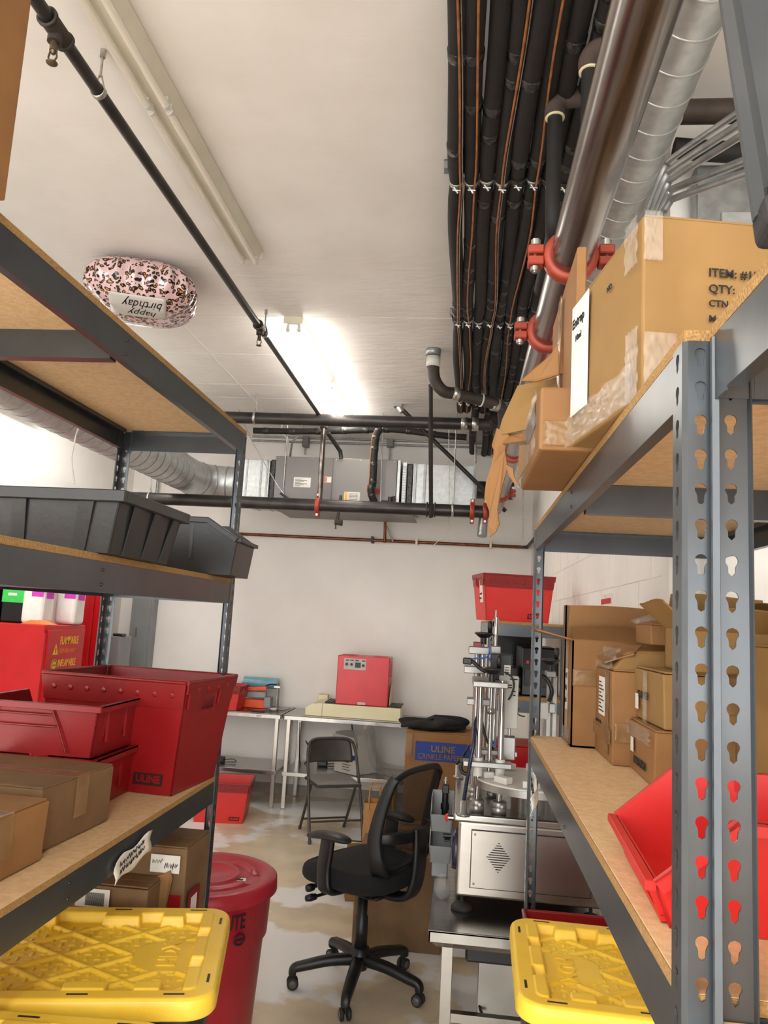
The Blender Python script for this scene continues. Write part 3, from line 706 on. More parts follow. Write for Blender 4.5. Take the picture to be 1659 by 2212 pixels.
# ---------------------------------------------------------------- red corrugated totes
def tote(label, c, wt, dt, wb, db, h, rz=0, m='redcorr', rim='redrim', band=.075, logo=None, paper=False, name='corrugated_tote', group=None):
    """long side along x; rim band folded over, handle hole in both x ends"""
    t = thing(name, label, 'tote', c, rz, group); th = .004
    def pt(sx, sy, f, off=0): return Vector((sx * ((wb + (wt - wb) * f) / 2 - off), sy * ((db + (dt - db) * f) / 2 - off), h * f))
    b = MB()
    for s in (-1, 1): b.poly([pt(-1, s, 0), pt(1, s, 0), pt(1, s, 1), pt(-1, s, 1)], th, (0, -s, 0))
    b.box(-wb / 2, wb / 2, -db / 2, db / 2, 0, th)
    f1, f2 = 1 - .58 * .22 * 2.2, 1 - .58 * .22 * .85
    f1, f2 = .72, .86
    for s in (-1, 1):
        def q(yf, f): p = pt(s, 1, f); return Vector((p.x, p.y * yf, p.z))
        for (a0, a1, g0, g1) in ((-1, 1, 0, f1), (-1, 1, f2, 1), (-1, -.28, f1, f2), (.28, 1, f1, f2)):
            b.poly([q(a0, g0), q(a1, g0), q(a1, g1), q(a0, g1)], th, (-s, 0, 0))
    b.build('shell', m, t)
    r = MB(); fb = 1 - band / h; e = .005
    for s in (-1, 1):
        P = [pt(-1, s, fb), pt(1, s, fb), pt(1, s, 1), pt(-1, s, 1)]
        r.poly([p + Vector((0, s * .001, 0)) for p in P], e, (0, s, 0))
        r.tube([pt(-1, s, 1) + Vector((0, s * .002, 0)), pt(1, s, 1) + Vector((0, s * .002, 0))], .006, 8)
    for s in (-1, 1):
        r.tube([pt(s, -1, 1) + Vector((s * .002, 0, 0)), pt(s, 1, 1) + Vector((s * .002, 0, 0))], .007, 8)
        for a0, a1, g0, g1 in ((-1, 1, .9, 1), (-.9, -.34, .76, .9), (.34, .9, .76, .9)):
            def q(yf, f): p = pt(s, 1, f); return Vector((p.x + s * .002, p.y * yf, p.z))
            r.poly([q(a0, g0), q(a1, g0), q(a1, g1), q(a0, g1)], .006, (s, 0, 0))
    r.build('rim_band', rim, t)
    d = MB()
    for s in (-1, 1):
        for i in range(8):
            p = pt(1, s, fb + .12); x = (-1 + 2 * (i + .5) / 8) * p.x * .96
            d.lathe([(0, .004), (.007, .003), (.010, 0)], (x, p.y + s * .006, p.z), 8, (0, s, 0))
        for i in range(4):
            p = pt(s, 1, .93); d.lathe([(0, .004), (.006, .003), (.009, 0)], (p.x + s * .008, (-.6 + .4 * i) * p.y, p.z), 8, (s, 0, 0))
    build_each(d, 'rivet_or_dimple', rim, t)  # weld dimples along the rim band, modelled as small domes
    if logo:
        s, xf, sz = logo
        p0 = pt(1, s, .10); p1 = pt(1, s, .25); up = (p1 - p0); rv = X_ if s < 0 else -X_
        xx = xf * p0.x; org = Vector((xx, p0.y, p0.z)) + Vector((0, s, 0)) * .001
        pl = rectp(org - up.normalized() * sz * .28 - rv * sz * .3, rv, up, sz * 3.1, sz * 1.15, .0008)
        pl = pl.build('printed_label', 'inkred', t)
        text('ULINE', sz * .95, org + Vector((0, s, 0)) * .0006, rv, up, m, pl, bold=.0012)
    if paper:
        p0 = pt(-1, -1, .35); up = pt(-1, -1, .8) - p0
        pl = rectp((p0.x - .002, p0.y * .1, p0.z + .01), -Y_, (up.x, 0, up.z), .075, .13).build('paper_sheet', 'paper', t)
        s2 = MB()
        for i in range(4): scribble(s2, (p0.x - .0035 - i * .002, p0.y * .1 - .01, p0.z + .11 - .028 * i), -Y_, (up.x, 0, up.z), .055, .016, 12, .0010, i)
        s2.build('handwriting', 'ink', pl)
    return t
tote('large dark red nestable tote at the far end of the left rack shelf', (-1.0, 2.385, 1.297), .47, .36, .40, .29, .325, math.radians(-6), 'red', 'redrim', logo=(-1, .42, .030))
tote('red tote on top of the short rack by the right wall, white sheet on end', (.30, 4.74, 1.864), .43, .30, .38, .25, .272, math.radians(12), 'redcorr', 'redrim', logo=(-1, .35, .028), paper=True)
tote('red tote on the floor beyond the left rack', (-2.06, 6.9, 0), .50, .40, .42, .32, .34, math.radians(8), 'redcorr', 'redrim', logo=(-1, .45, .03))
tote('red tote on the left end of the stainless tables', (-2.36, 7.50, .877), .50, .28, .43, .23, .23, math.radians(0), 'redcorr', 'redrim')
tote('red tote behind the yellow lid under the right rack', (.44, 2.462, .63), .42, .20, .37, .16, .33, 0, 'red', 'redrim')
tote('small red edge of a tote behind the short rack, under its big tote', (.05, 5.3, 0), .2, .2, .18, .18, .3, 0) if False else None

# ---------------------------------------------------------------- yellow-lidded totes
def lid_height(x, y, L, W):
    ax, ay = abs(x), abs(y); ex = L / 2 - ax; ey = W / 2 - ay; d = min(ex, ey)
    def st(v, a, b): t = max(0, min(1, (v - a) / (b - a))); return t * t * (3 - 2 * t)
    z = -.024 * st(d, .040, .050)
    blk = 0
    if ey < .085 and ex > .05:                                   # raised blocks along the long sides
        u = ax
        blk = max(st(u, .055, .062) * (1 - st(u, .150, .157)), st(u, .205, .212) * (1 - st(u, .265, .272))) * (1 - st(ey, .074, .084))
    if ex < .085 and ey > .03:                                   # corner grips and the centre grip on the short ends
        v = ay
        blk = max(blk, max(1 - st(v, .055, .062), st(v, .105, .112)) * (1 - st(ex, .068, .078)))
    z = max(z, -.024 + .027 * blk * st(d, .036, .042)) if blk > .01 else z
    if d > .05 and blk < .01:
        if ax > L / 2 - .215 and ay < .085 - max(0, (L / 2 - .165) - ax) * .8: z += .004 * st(.085 - ay, 0, .004)   # logo plate
        elif ex > .075 and ey > .07:
            s = .175; p = (x + y * 1.35) / s; q = (x - y * 1.35) / s
            r = min(abs(p - round(p)), abs(q - round(q))); rib = 1 - st(r, .035, .075)
            z += .007 * rib
            if rib < .05:
                g = .026; i, j = math.floor(x / g), math.floor(y / g); fx, fy = x / g - i - .5, y / g - j - .5
                if (i + j) % 2: fx, fy = fy, fx
                z += .0028 * (1 - st((fx / .42) ** 2 + (fy / .14) ** 2, .4, 1.1))
    return z
_tc = {}
def yellow_tote(label, c, rz, flip=False):
    L, W, H = .77, .51, .38; t = thing('storage_tote', label, 'tote', c, rz)
    if 'lid' in _tc:
        for nm in ('lid', 'tub'):
            o = bpy.data.objects.new(nm, _tc[nm]); COL.objects.link(o); o.parent = t
            if nm == 'lid':
                for n2 in ('slot_mark', 'lettering'):
                    for me, loc in _tc[n2]: k = bpy.data.objects.new(n2, me); COL.objects.link(k); k.parent = o
        return t
    b = MB(); r = .06; nu, nv = 308, 204
    def fn(u, v):
        x, y = (u - .5) * L, (v - .5) * W; z = lid_height(x, y, L, W)
        ax, ay = L / 2 - r, W / 2 - r
        if abs(x) > ax and abs(y) > ay:
            dx, dy = abs(x) - ax, abs(y) - ay; m = max(dx, dy); n = math.hypot(dx, dy)
            if n > 1e-9: k = m / n; x = math.copysign(ax + dx * k, x); y = math.copysign(ay + dy * k, y)
        d = max(0, .008 - min(L / 2 - abs(u - .5) * L, W / 2 - abs(v - .5) * W)) / .008
        return (x, y, H + z - .005 * d * d)
    b.grid(fn, nu, nv)
    n = 48; ring = []
    for cx_, cy_, a0 in ((1, 1, 0), (-1, 1, 90), (-1, -1, 180), (1, -1, 270)):
        for i in range(n // 4 + 1):
            a = math.radians(a0 + 90 * i / (n // 4)); ring.append((cx_ * (L / 2 - r), cy_ * (W / 2 - r), math.cos(a), math.sin(a)))
    m = len(ring); vs = []
    prof = ((0, H - .005), (.003, H - .012), (.004, H - .040), (.001, H - .044), (-.010, H - .044), (-.012, H - .02))
    for o_, z in prof:
        for (cx_, cy_, ca, sa) in ring: vs.append((cx_ + ca * (r + o_), cy_ + sa * (r + o_), z))
    fs = [(k * m + i, k * m + (i + 1) % m, (k + 1) * m + (i + 1) % m, (k + 1) * m + i) for k in range(len(prof) - 1) for i in range(m)]
    b.add(vs, fs, True)
    lid = b.build('lid', 'yellow', t, norm=False); _tc['lid'] = lid.data
    sl = MB()
    for x in (-.30, -.1, .1, .30):
        for y in (-W / 2 + .022, W / 2 - .022): sl.box(x - .022, x + .022, y - .003, y + .003, H - .002, H + .0006)
    for y in (-.16, .16):
        for x in (-L / 2 + .02, L / 2 - .02): sl.box(x - .003, x + .003, y - .02, y + .02, H - .002, H + .0006)
    _tc['slot_mark'] = [(o.data, 0) for o in build_each(sl, 'slot_mark', 'black', lid)]
    _tc['lettering'] = []
    for s in (1, -1):
        o = text('HDX', .062, (s * (L / 2 - .108), s * -.058, H - .0205), (0, s, 0), (-s, 0, 0), 'yellow', lid, bold=.0012, ext=.0035); _tc['lettering'].append((o.data, 0))
    b = MB()
    rr = []
    for f, z in ((.86, 0), (.93, .2), (.955, H - .03), (.97, H - .028)): rr.append((f, z))
    vs = []
    for f, z in rr:
        for (cx_, cy_, ca, sa) in ring: vs.append(((cx_ + ca * r) * f, (cy_ + sa * r) * (f - .01), z))
    fs = [(k * m + i, k * m + (i + 1) % m, (k + 1) * m + (i + 1) % m, (k + 1) * m + i) for k in range(len(rr) - 1) for i in range(m)] + [tuple(reversed(range(m)))]
    b.add(vs, fs)
    for i in range(7):
        x = -.27 + i * .09
        for s in (-1, 1): b.poly([(x, s * W * .425, .02), (x + .02, s * W * .425, .02), (x + .02, s * W * .465, H - .05), (x, s * W * .465, H - .05)], .006, (0, s, 0))
    o = b.build('tub', 'black', t); _tc['tub'] = o.data
    return t
yellow_tote('black tote with yellow ribbed lid under the left rack, farther of the two', (-.925, 1.862, .640), math.radians(13))
yellow_tote('black tote with yellow ribbed lid at the bottom left corner, nearest to the camera', (-.905, 1.315, .640), math.radians(4))
yellow_tote('black tote with yellow ribbed lid under the right rack shelf', (.55, 2.075, .640), math.radians(-1.5))

# ---------------------------------------------------------------- cartons and bits on the left rack
ZL = 1.297
carton('big carton standing on top of the left rack at the upper left corner', (-.977, .846, 2.472), (.44, .46, .62), 0, 'card', seam='y')
t = carton('long taped carton on the left shelf, white sticker and shiny tape on its top', (-1.045, 1.79, ZL), (.34, .30, .135), math.radians(-4), 'card3', seam='x')
for i in range(5):
    o = tape_patch(t, (-.02 + i * .022, -.05, .130), X_, (.35, 1, 0), .014, .12, i, amp=.002)
rectp((-.16, -.01, .1305), X_, Y_, .11, .05).build('address_label', 'paper', t)
t = carton('battered taped carton nearest on the left shelf', (-1.035, 1.465, ZL), (.34, .30, .122), math.radians(-3), 'card', seam='x')
tape_patch(t, (.02, -.06, .121), X_, (.3, 1, 0), .09, .08, 5, amp=.003)
t = carton('lower of two cartons stacked at the left edge of the picture', (-1.10, 1.19, ZL), (.30, .26, .25), math.radians(4), 'card', seam='x')
s = MB(); scribble(s, (.155, .02, .10), Y_, Z_, .06, .05, 9, .001, 4); s.build('handwriting', 'ink', t)
t = carton('upper of two cartons stacked at the left edge, stapled with a white label', (-1.10, 1.17, ZL + .262), (.29, .25, .22), math.radians(5), 'card', seam='x')
rectp((.1495, -.09, .08), Y_, Z_, .14, .11).build('address_label', 'paper', t)
b = MB()
for z in (.06, .09, .19, .205): b.cyl((.151, .06, z), (.152, .085, z + .012), .0015, seg=6)
b.build('staple', 'copper', t)
# bottom shelf, left: carton with handwritten stickers
ZB = .630
t = carton('dark carton with handwritten white sticker on the lower left shelf beside the rack post', (-.99, 2.405, ZB), (.42, .20, .50), 0, 'card3', seam='x', tape=False)
rectp((.10, -.1055, .43), X_, Z_, .09, .05).build('address_label', 'paper', t)
s = MB(); scribble(s, (.105, -.107, .455), X_, Z_, .035, .014, 8, .0009, 2); scribble(s, (.145, -.107, .44), X_, Z_, .04, .02, 14, .0014, 3); s.build('handwriting', 'ink', t)
b = MB(); b.poly([(.09, -.11, .28), (.16, -.118, .30), (.175, -.115, .42), (.165, -.108, .44), (.09, -.11, .40)], .003, (0, -1, 0)); b.build('torn_flap', 'card', t)
rectp((.165, -.1055, .30), X_, Z_, .035, .07).build('red_sticker', 'red', t)
rectp((.2155, -.08, .25), Y_, Z_, .10, .12).build('red_sticker', 'red', t); rectp((.2165, -.055, .28), Y_, Z_, .05, .07).build('address_label', 'paper', t)
t = carton('carton with barcode sheet lying in front of the dark carton on the lower left shelf', (-1.03, 2.25, ZB), (.36, .10, .415), 0, 'card3', seam='x', tape=False)
lb = rectp((-.03, -.0555, .355), X_, Z_, .10, .05).build('address_label', 'paper', t)
s = MB()
for i in range(20): s.box(.0 + i * .0028, .0014 + i * .0028, -.0572, -.0566, .36, .395)
s.build('barcode', 'ink', lb)

# ---------------------------------------------------------------- red trash can
def trash(c):
    t = thing('trash_can', 'round red trash can with lid behind the left rack post', 'trash can', c)
    b = MB(); b.lathe([(0, 0), (.215, 0), (.225, .02), (.256, .495), (.268, .500), (.276, .66), (.287, .665), (.287, .70), (.27, .70), (.255, .6), (.21, .02), (0, .02)], seg=64); b.build('barrel', 'crimson', t)
    b = MB(); b.lathe([(.0, .722), (.12, .724), (.125, .730), (.135, .730), (.14, .722), (.225, .716), (.235, .728), (.283, .728), (.297, .718), (.300, .672), (.293, .668), (.290, .70), (0, .70)], seg=64)
    lid = b.build('lid', 'crimson', t)
    b = MB()
    for a0 in (15, 105, 195, 285):
        b.grid(lambda u, v, a0=a0: ((.175 + .045 * v) * math.cos(math.radians(a0 + 60 * u)), (.175 + .045 * v) * math.sin(math.radians(a0 + 60 * u)), .719 + .012 * math.sin(PI * v) * min(1, 6 * u, 6 * (1 - u))), 18, 6)
    build_each(b, 'lid_ridge', 'crimson', lid)
    lb = rectp((.12, -.05, .7205), (1, .2, 0), (-.2, 1, 0), .06, .035).build('sticker', 'paper', lid)
    b = MB(); b.box(.135, .165, -.04, -.022, .7215, .7225); b.build('barcode', 'ink', lb)
    def curved(s_, size, z0, a0):
        c_ = bpy.data.curves.new('t', 'FONT'); c_.body = s_; c_.size = size; c_.extrude = .0008; c_.offset = .0016
        o = bpy.data.objects.new('t', c_); COL.objects.link(o); bpy.context.view_layer.update()
        me = bpy.data.meshes.new_from_object(o.evaluated_get(bpy.context.evaluated_depsgraph_get())); bpy.data.objects.remove(o)
        for v in me.vertices:
            z = z0 + v.co.y; r = .268 + (z - .50) * .05 + .001 + v.co.z; a = a0 + v.co.x * .62 / .27
            v.co = Vector((r * math.cos(a), r * math.sin(a), z))
        me.materials.clear(); me.materials.append(K['ink']); o = bpy.data.objects.new('lettering', me); COL.objects.link(o); o.parent = t
    curved('BRUTE', .080, .588, math.radians(-67))
    b = MB(); R_ = lambda z: .268 + (z - .50) * .05 + .0015
    for k in range(24):
        a = math.radians(-40) + .09 * math.cos(2 * PI * k / 24); z = .545 + .020 * math.sin(2 * PI * k / 24)
        a2 = math.radians(-40) + .09 * math.cos(2 * PI * (k + 1) / 24); z2 = .545 + .020 * math.sin(2 * PI * (k + 1) / 24)
        b.tube([(R_(z) * math.cos(a), R_(z) * math.sin(a), z), (R_(z2) * math.cos(a2), R_(z2) * math.sin(a2), z2)], .004, 6)
    b.tube([(R_(.545) * math.cos(math.radians(-40) + .02 * i), R_(.545) * math.sin(math.radians(-40) + .02 * i), .545) for i in range(-4, 5)], .004, 6)
    b.build('emblem', 'ink', t)
trash((-1.035, 3.33, 0))

# ---------------------------------------------------------------- stainless tables
def steel_table(label, c, L, D, H, shelf=.34, rz=0, legins=.05, leg=.038, lower=True, apron=.045, splash=False, name='stainless_table'):
    t = thing(name, label, 'table', c, rz)
    b = MB(); b.box(0, L, 0, D, H - .012, H, .003, 2); b.box(0, L, 0, .012, H - apron, H - .002, .002, 1); b.box(0, L, D - .012, D, H - apron, H - .002); b.box(0, .012, 0, D, H - apron, H - .002); b.box(L - .012, L, 0, D, H - apron, H - .002)
    b.build('table_top', 'ss', t)
    for x in (legins, L - legins):
        for y in (legins, D - legins):
            b = MB(); b.box(x - leg / 2, x + leg / 2, y - leg / 2, y + leg / 2, .01, H - apron + .01, .003, 1); b.cyl((x, y, 0), (x, y, .012), leg * .5, seg=12); b.build('leg', 'ssb', t)
    if lower:
        b = MB(); b.box(legins - .03, L - legins + .03, legins - .03, D - legins + .03, shelf - .035, shelf, .002, 1); b.build('lower_shelf', 'ss', t)
    return t
tl = steel_table('stainless worktable against the back wall, left of the red heat machine', (-2.90, 7.34, 0), 1.22, .62, .875, .345)
rectp((.97, -.001, .838), X_, Z_, .055, .022).build('sticker', 'paper', tl)
text('SAFETY', .012, (.975, -.002, .845), X_, Z_, 'red', tl)
steel_table('stainless worktable under the red and cream heat machine', (-1.665, 7.34, 0), 1.75, .62, .875, .345)

# red heat tunnel on a cream conveyor
t = thing('shrink_tunnel', 'cream conveyor machine with red heater box on the stainless table', 'machine', (-1.47, 7.42, .877))
b = MB(); pr = [(0, 0, .0), (.92, 0, 0), (.92, 0, .118), (.145, 0, .118), (.07, 0, .112), (0, 0, .07)]
b.poly(pr, .42, (0, 1, 0)); b.build('conveyor_body', 'cream', t)
b = MB(); b.box(.162, .165, -.002, .0, .0, .116); b.box(.19, .92, .05, .37, .118, .128)
for i in range(26): b.cyl((.185 + i * .029, .05, .126), (.185 + i * .029, .37, .126), .008, seg=8)
b.build('conveyor_bed', 'black', t)
b = MB(); b.box(.04, .14, .42, .50, .10, .16, .006, 2); b.build('motor_cover', 'cream', t)
b = MB()
for x, z in ((.88, .095), (.88, .03)): b.cyl((x, .0, z), (x, -.004, z), .006, seg=10)
build_each(b, 'screw', 'zinc', t)
hb = MB().box(.283, .79, .03, .36, .122, .585, .006, 2).build('heater_box', 'redmetal', t)
b = MB()
for r in range(3):
    for i in range(8):
        for x0 in (.32, .62): b.box(x0 + i * .018, x0 + .010 + i * .018, .08 + r * .09, .13 + r * .09, .583, .589, .0015, 1)
for r in range(7):
    for i in range(3): b.box(.788, .795, .08 + i * .09, .13 + i * .09, .40 + r * .022, .411 + r * .022, .0015, 1)
build_each(b, 'louvre', 'redmetal', hb)
pn = rectp((.345, .029, .455), X_, Z_, .215, .105, .002).build('control_panel', 'led', hb)
b = MB()
for x, z in ((.372, .505), (.42, .505), (.535, .50)): b.cyl((x, .027, z), (x, .012, z), .013, seg=16); b.box(x - .002, x + .002, .008, .014, z - .014, z + .010)
b.box(.455, .51, .024, .028, .475, .525); b.box(.37, .38, .024, .0275, .535, .545)
for x in (.36, .405, .455, .52): b.box(x, x + .035, .0255, .0275, .538, .548)
b.build('knob', 'black', pn)
lb = rectp((.50, .0285, .128), X_, Z_, .075, .022).build('sticker', 'paper', hb)
text('CAUTION HOT', .0095, (.505, .027, .135), X_, Z_, 'red', lb)
b = MB(); b.poly([(.80, .10, .13), (.80, .30, .13), (.80, .30, .34), (.80, .18, .30), (.80, .12, .24)], .005, (1, 0, 0)); b.build('curtain', 'cream', hb)

# impulse sealers on the left table
t = thing('impulse_sealer', 'orange impulse sealer with raised arm and black lever on the left stainless table', 'sealer', (-2.24, 7.67, .877))
b = MB(); b.box(0, .33, 0, .10, 0, .082, .006, 2); b.build('base', 'orange', t)
b = MB(); b.box(-.03, .35, .012, .09, 0, .012); b.box(.29, .36, -.002, .102, .01, .115, .006, 2); b.build('base_plate', 'grey', t)
b = MB(); b.hexa([(.02, .02, .155), (.30, .02, .175), (.30, .08, .175), (.02, .08, .155), (.02, .02, .185), (.30, .02, .215), (.30, .08, .215), (.02, .08, .185)], .005, 2); b.build('press_arm', 'orange', t)
b = MB(); b.tube(smooth_path([(.27, .05, .20), (.32, .05, .235), (.40, .05, .24)], 4), .008, 8); b.build('lever', 'black', t)
b = MB(); b.cyl((.40, .09, 0), (.40, .09, .22), .006, seg=8); b.box(.37, .43, .07, .11, .205, .222); b.box(.345, .42, .03, .11, 0, .008); b.build('stand_rod', 'zinc', t)
b = MB(); b.box(0.02, .30, .024, .076, .10, .158, .004, 1); b.build('jaw', 'grey', t)
t = thing('film_roll', 'pale blue roll of film behind the orange sealer', 'roll', (-2.22, 7.86, .877))
b = MB(); b.cyl((0, 0, .235), (.36, 0, .235), .055, seg=28); b.build('film', 'teal', t)
b = MB(); b.box(-.01, .0, -.05, .05, 0, .235); b.box(.36, .37, -.05, .05, 0, .235); b.build('stand', 'grey', t)
t = tag(MB().tube(smooth_path([(-2.08, 7.52, .883), (-1.95, 7.44, .882), (-1.80, 7.50, .882), (-1.72, 7.62, .882), (-1.70, 7.80, .882)], 6), .004, 8).build('electric_cable', 'black'), 'black cord lying on the left stainless table beside the orange sealer', 'cord')
t = thing('black_tool', 'small black tool lying at the front of the left stainless table', 'tool', (-1.99, 7.40, .877))
b = MB(); b.box(0, .10, 0, .02, 0, .012, .004, 2); b.box(.06, .12, .015, .03, 0, .012, .004, 2); b.build('handle', 'black', t)
# under the tables
for i, (lab, x, y, z) in enumerate((('black cable clump on the left table lower shelf near the rack post', -2.33, 7.6, .347), ('black plug adapter at the back of the right table lower shelf', -1.33, 7.78, .347))):
    t = thing('power_adapter', lab, 'adapter', (x, y, z))
    b = MB(); b.box(-.05, .05, -.03, .03, 0, .05, .01, 2); b.build('case', 'black', t)
    b = MB(); b.tube(smooth_path([(.05, 0, .02), (.12, .02, .03), (.17, -.01, .012), (.10, -.04, .01), (.04, -.06, .01)], 5), .004, 6); b.build('cable', 'black', t)
P = [at(760, 1565, 7.90), at(762, 1590, 7.93), at(762, 1625, 7.93)]
tag(MB().tube(P, .006, 8).build('electric_cable', 'black'), 'thick black cord hanging down the back wall above the white carton', 'cord')
P = smooth_path([at(648, 1560, 7.7), at(647, 1630, 7.75), at(652, 1655, 7.8), at(672, 1625, 7.9), at(660, 1600, 7.92), at(675, 1625, 7.9), at(700, 1640, 7.85)], 5)
tag(MB().tube(P, .005, 8).build('electric_cable', 'black'), 'black cord looping under the left end of the cream machine table', 'cord')
P = smooth_path([(-1.1, 6.75, .006), (-.98, 6.6, .006), (-.75, 6.55, .006), (-.62, 6.7, .006), (-.7, 6.95, .006), (-.35, 7.0, .006), (-.45, 6.7, .006)], 6)
tag(MB().tube(P, .006, 8).build('electric_cable', 'black'), 'black extension cord coiled on the floor behind the folding chair', 'cord')
t = thing('wall_outlet', 'white outlet plate low on the back wall under the tables', 'outlet', at(741, 1615, 7.985))
MB().box(-.035, .035, -.006, .004, -.055, .055, .003, 2).build('cover_plate', 'white', t)
t = open_carton('white open carton with a blue printed band on the table lower shelf', (-.98, 7.62, .347), (.30, .28, .24), math.radians(-35), 'white', (1.7, 1.4, 2.0, None), .13)
lb = rectp((-.06, -.1415, .135), X_, Z_, .18, .045).build('printed_band', 'blue', t)
text('ULINE', .036, (-.02, -.143, .145), X_, Z_, 'paper', lb, bold=.0006)
s = MB()
for i in range(4): s.box(-.04, .05 + .02 * (i % 2), -.1424, -.1415, .105 - i * .024, .110 - i * .024)
s.build('printed_lines', 'ink', t)
# smoky clear shell chair
t = thing('shell_chair', 'smoky transparent shell chair on a brass stem in front of the lower shelf', 'chair', (-.54, 7.02, 0), 0)
pr = smooth_path([(-.30, .86), (-.27, .80), (-.245, .66), (-.21, .55), (-.14, .49), (0, .465), (.14, .455), (.24, .44)], 4)
def shell(u, v):
    f = u * (len(pr) - 1); i = min(len(pr) - 2, int(f)); p = pr[i].lerp(pr[i + 1], f - i) if len(pr[0]) > 2 else None
    return p
pr = [Vector((p[0], p[1], 0)) for p in pr] if len(pr[0]) == 2 else pr
def shell(u, v):
    f = u * (len(pr) - 1); i = min(len(pr) - 2, int(f)); p = pr[i].lerp(pr[i + 1], f - i); s = (v - .5) * 2
    wdt = .19 + .04 * math.sin(PI * u); lift = .05 * s ** 4
    return (p.x + lift * (1 - u) , s * wdt, p.y + lift * u)
MB().grid(shell, 28, 12, thick=.006).build('seat_shell', 'clear', t)
b = MB(); b.cyl((0, 0, .40), (0, 0, .45), .06, .10, seg=20); b.cyl((0, 0, .46), (0, 0, .452), .11, seg=20); b.build('mount', 'zinc', t)
b = MB(); b.cyl((0, 0, .08), (0, 0, .42), .028, seg=16); b.build('stem', 'brass', t)
b = MB()
for k in range(4): a = PI / 4 + k * PI / 2; b.tube([(0, 0, .10), (.25 * math.cos(a), .25 * math.sin(a), .02)], [.02, .012], 10)
b.build('base', 'black', t)

# paper bag with the red target rings
t = thing('paper_bag', 'brown paper carrier bag with red ring logo on the floor behind the office chair', 'bag', (-.655, 5.75, 0), math.radians(4))
Hb = .50; wB = .15
b = MB(); P = [(0, 0), (wB, 0), (wB, .16), (0, .16)]
for i in range(4): (x0, y0), (x1, y1) = P[i], P[(i + 1) % 4]; b.grid(lambda u, v, x0=x0, y0=y0, x1=x1, y1=y1: (x0 + (x1 - x0) * u + .002 * math.sin(8 * v), y0 + (y1 - y0) * u + .003 * math.sin(6 * v + 3 * u), Hb * v), 5, 8, smooth=False, thick=.0015)
b.box(0, wB, 0, .16, 0, .003); b.build('bag_body', 'kraft', t)
for y in (0, .16): MB().tube(smooth_path([(.035, y - .004, Hb - .05), (.035, y - .006, Hb + .06), (.045, y - .005, Hb + .12)], 4) + smooth_path([(.105, y - .005, Hb + .12), (.115, y - .006, Hb + .06), (.115, y - .004, Hb - .05)], 4), .005, 6).build('handle', 'kraft', t)
b = MB()
for r0, r1 in ((.040, .062), (0, .022)):
    vs = []; n = 40
    for k in range(n): a = 2 * PI * k / n; vs += [(.09 + r0 * math.cos(a), -.006, .215 + r0 * math.sin(a)), (.09 + r1 * math.cos(a), -.006, .215 + r1 * math.sin(a))]
    b.add(vs, [(2 * k, 2 * k + 1, (2 * k + 3) % (2 * n), (2 * k + 2) % (2 * n)) for k in range(n)] if r0 else [tuple(2 * k + 1 for k in range(n))])
b.build('ring_logo', 'orange_c', t)
t = open_carton('small open carton with cream flaps on the floor in front of the paper bag', (-.58, 5.35, 0), (.26, .22, .20), .2, 'card2', (2.6, 2.2, 2.5, 1.2), .12)

# crinkle paper carton, folded black cloth on top
t = carton('tall carton with blue printed CRINKLE PAPER band, black cloth on top', (-.115, 5.55, 0), (.47, .45, 1.088), 0, 'card', seam='x', tape=False, wonk=.006)
lb = rectp((-.165, -.2305, .905), X_, Z_, .39, .125).build('printed_band', 'blue', t)
text('ULINE', .060, (-.06, -.232, .966), X_, Z_, 'card2', lb, bold=.0012)
text('CRINKLE PAPER', .052, (-.145, -.232, .917), X_, Z_, 'card2', lb, sx=.78)
for i, s_ in enumerate(('S-11627BL', 'S-11627HG', 'S-11627NAV', 'S-11627R', 'S-9713', 'S-11628', 'S-11629', 'S-11637', 'S-12022')):
    text(s_, .030, (-.03, -.232, .60 - i * .055), X_, Z_, 'ink', t, sx=.85, bold=.0004)
b = MB()
for i in range(9):
    x, z = -.075, .60 - i * .055
    b.box(x, x + .02, -.2322, -.231, z, z + .003); b.box(x, x + .003, -.2322, -.231, z, z + .02); b.box(x + .017, x + .02, -.2322, -.231, z, z + .02)
b.build('tick_box', 'ink', t)
tape_patch(t, (-.235, -.2305, .93), X_, Z_, .05, .15, 3, 'tape', amp=.002)
t = thing('folded_cloth', 'black folded cloth lying on the tall carton', 'cloth', (-.15, 5.52, 1.092))
g = random.Random(5)
def cl(u, v):
    a = PI * 2 * u; q = math.sin(PI * v)
    rx = .235 + .02 * math.sin(3 * a) + .012 * math.sin(7 * a); ry = .18 + .02 * math.sin(2 * a)
    z = (1 - math.cos(PI * v)) / 2
    return (rx * math.cos(a) * (q ** .5) - .02, ry * math.sin(a) * (q ** .5), z * (.065 + .012 * math.sin(5 * a) + .015 * math.cos(a)) + .006 * math.sin(9 * a) * q + .004)
MB().grid(cl, 60, 18).build('cloth', 'cloth', t)
b = MB(); b.tube(smooth_path([(-.24, -.06, .012), (-.10, -.13, .03), (.10, -.13, .028), (.2, -.06, .03)], 6), [.012] * 19, 10); b.build('fold', 'cloth', t)
# brown cartons under and behind the office chair
t = carton('wide brown carton on the floor behind the office chair', (-.30, 4.76, 0), (.50, .42, .50), 0, 'card3', seam='y', tape=False)
t = carton('taped carton on top of the wide brown carton, beside the machine table', (-.26, 4.83, .505), (.38, .25, .10), .02, 'card', seam='x')

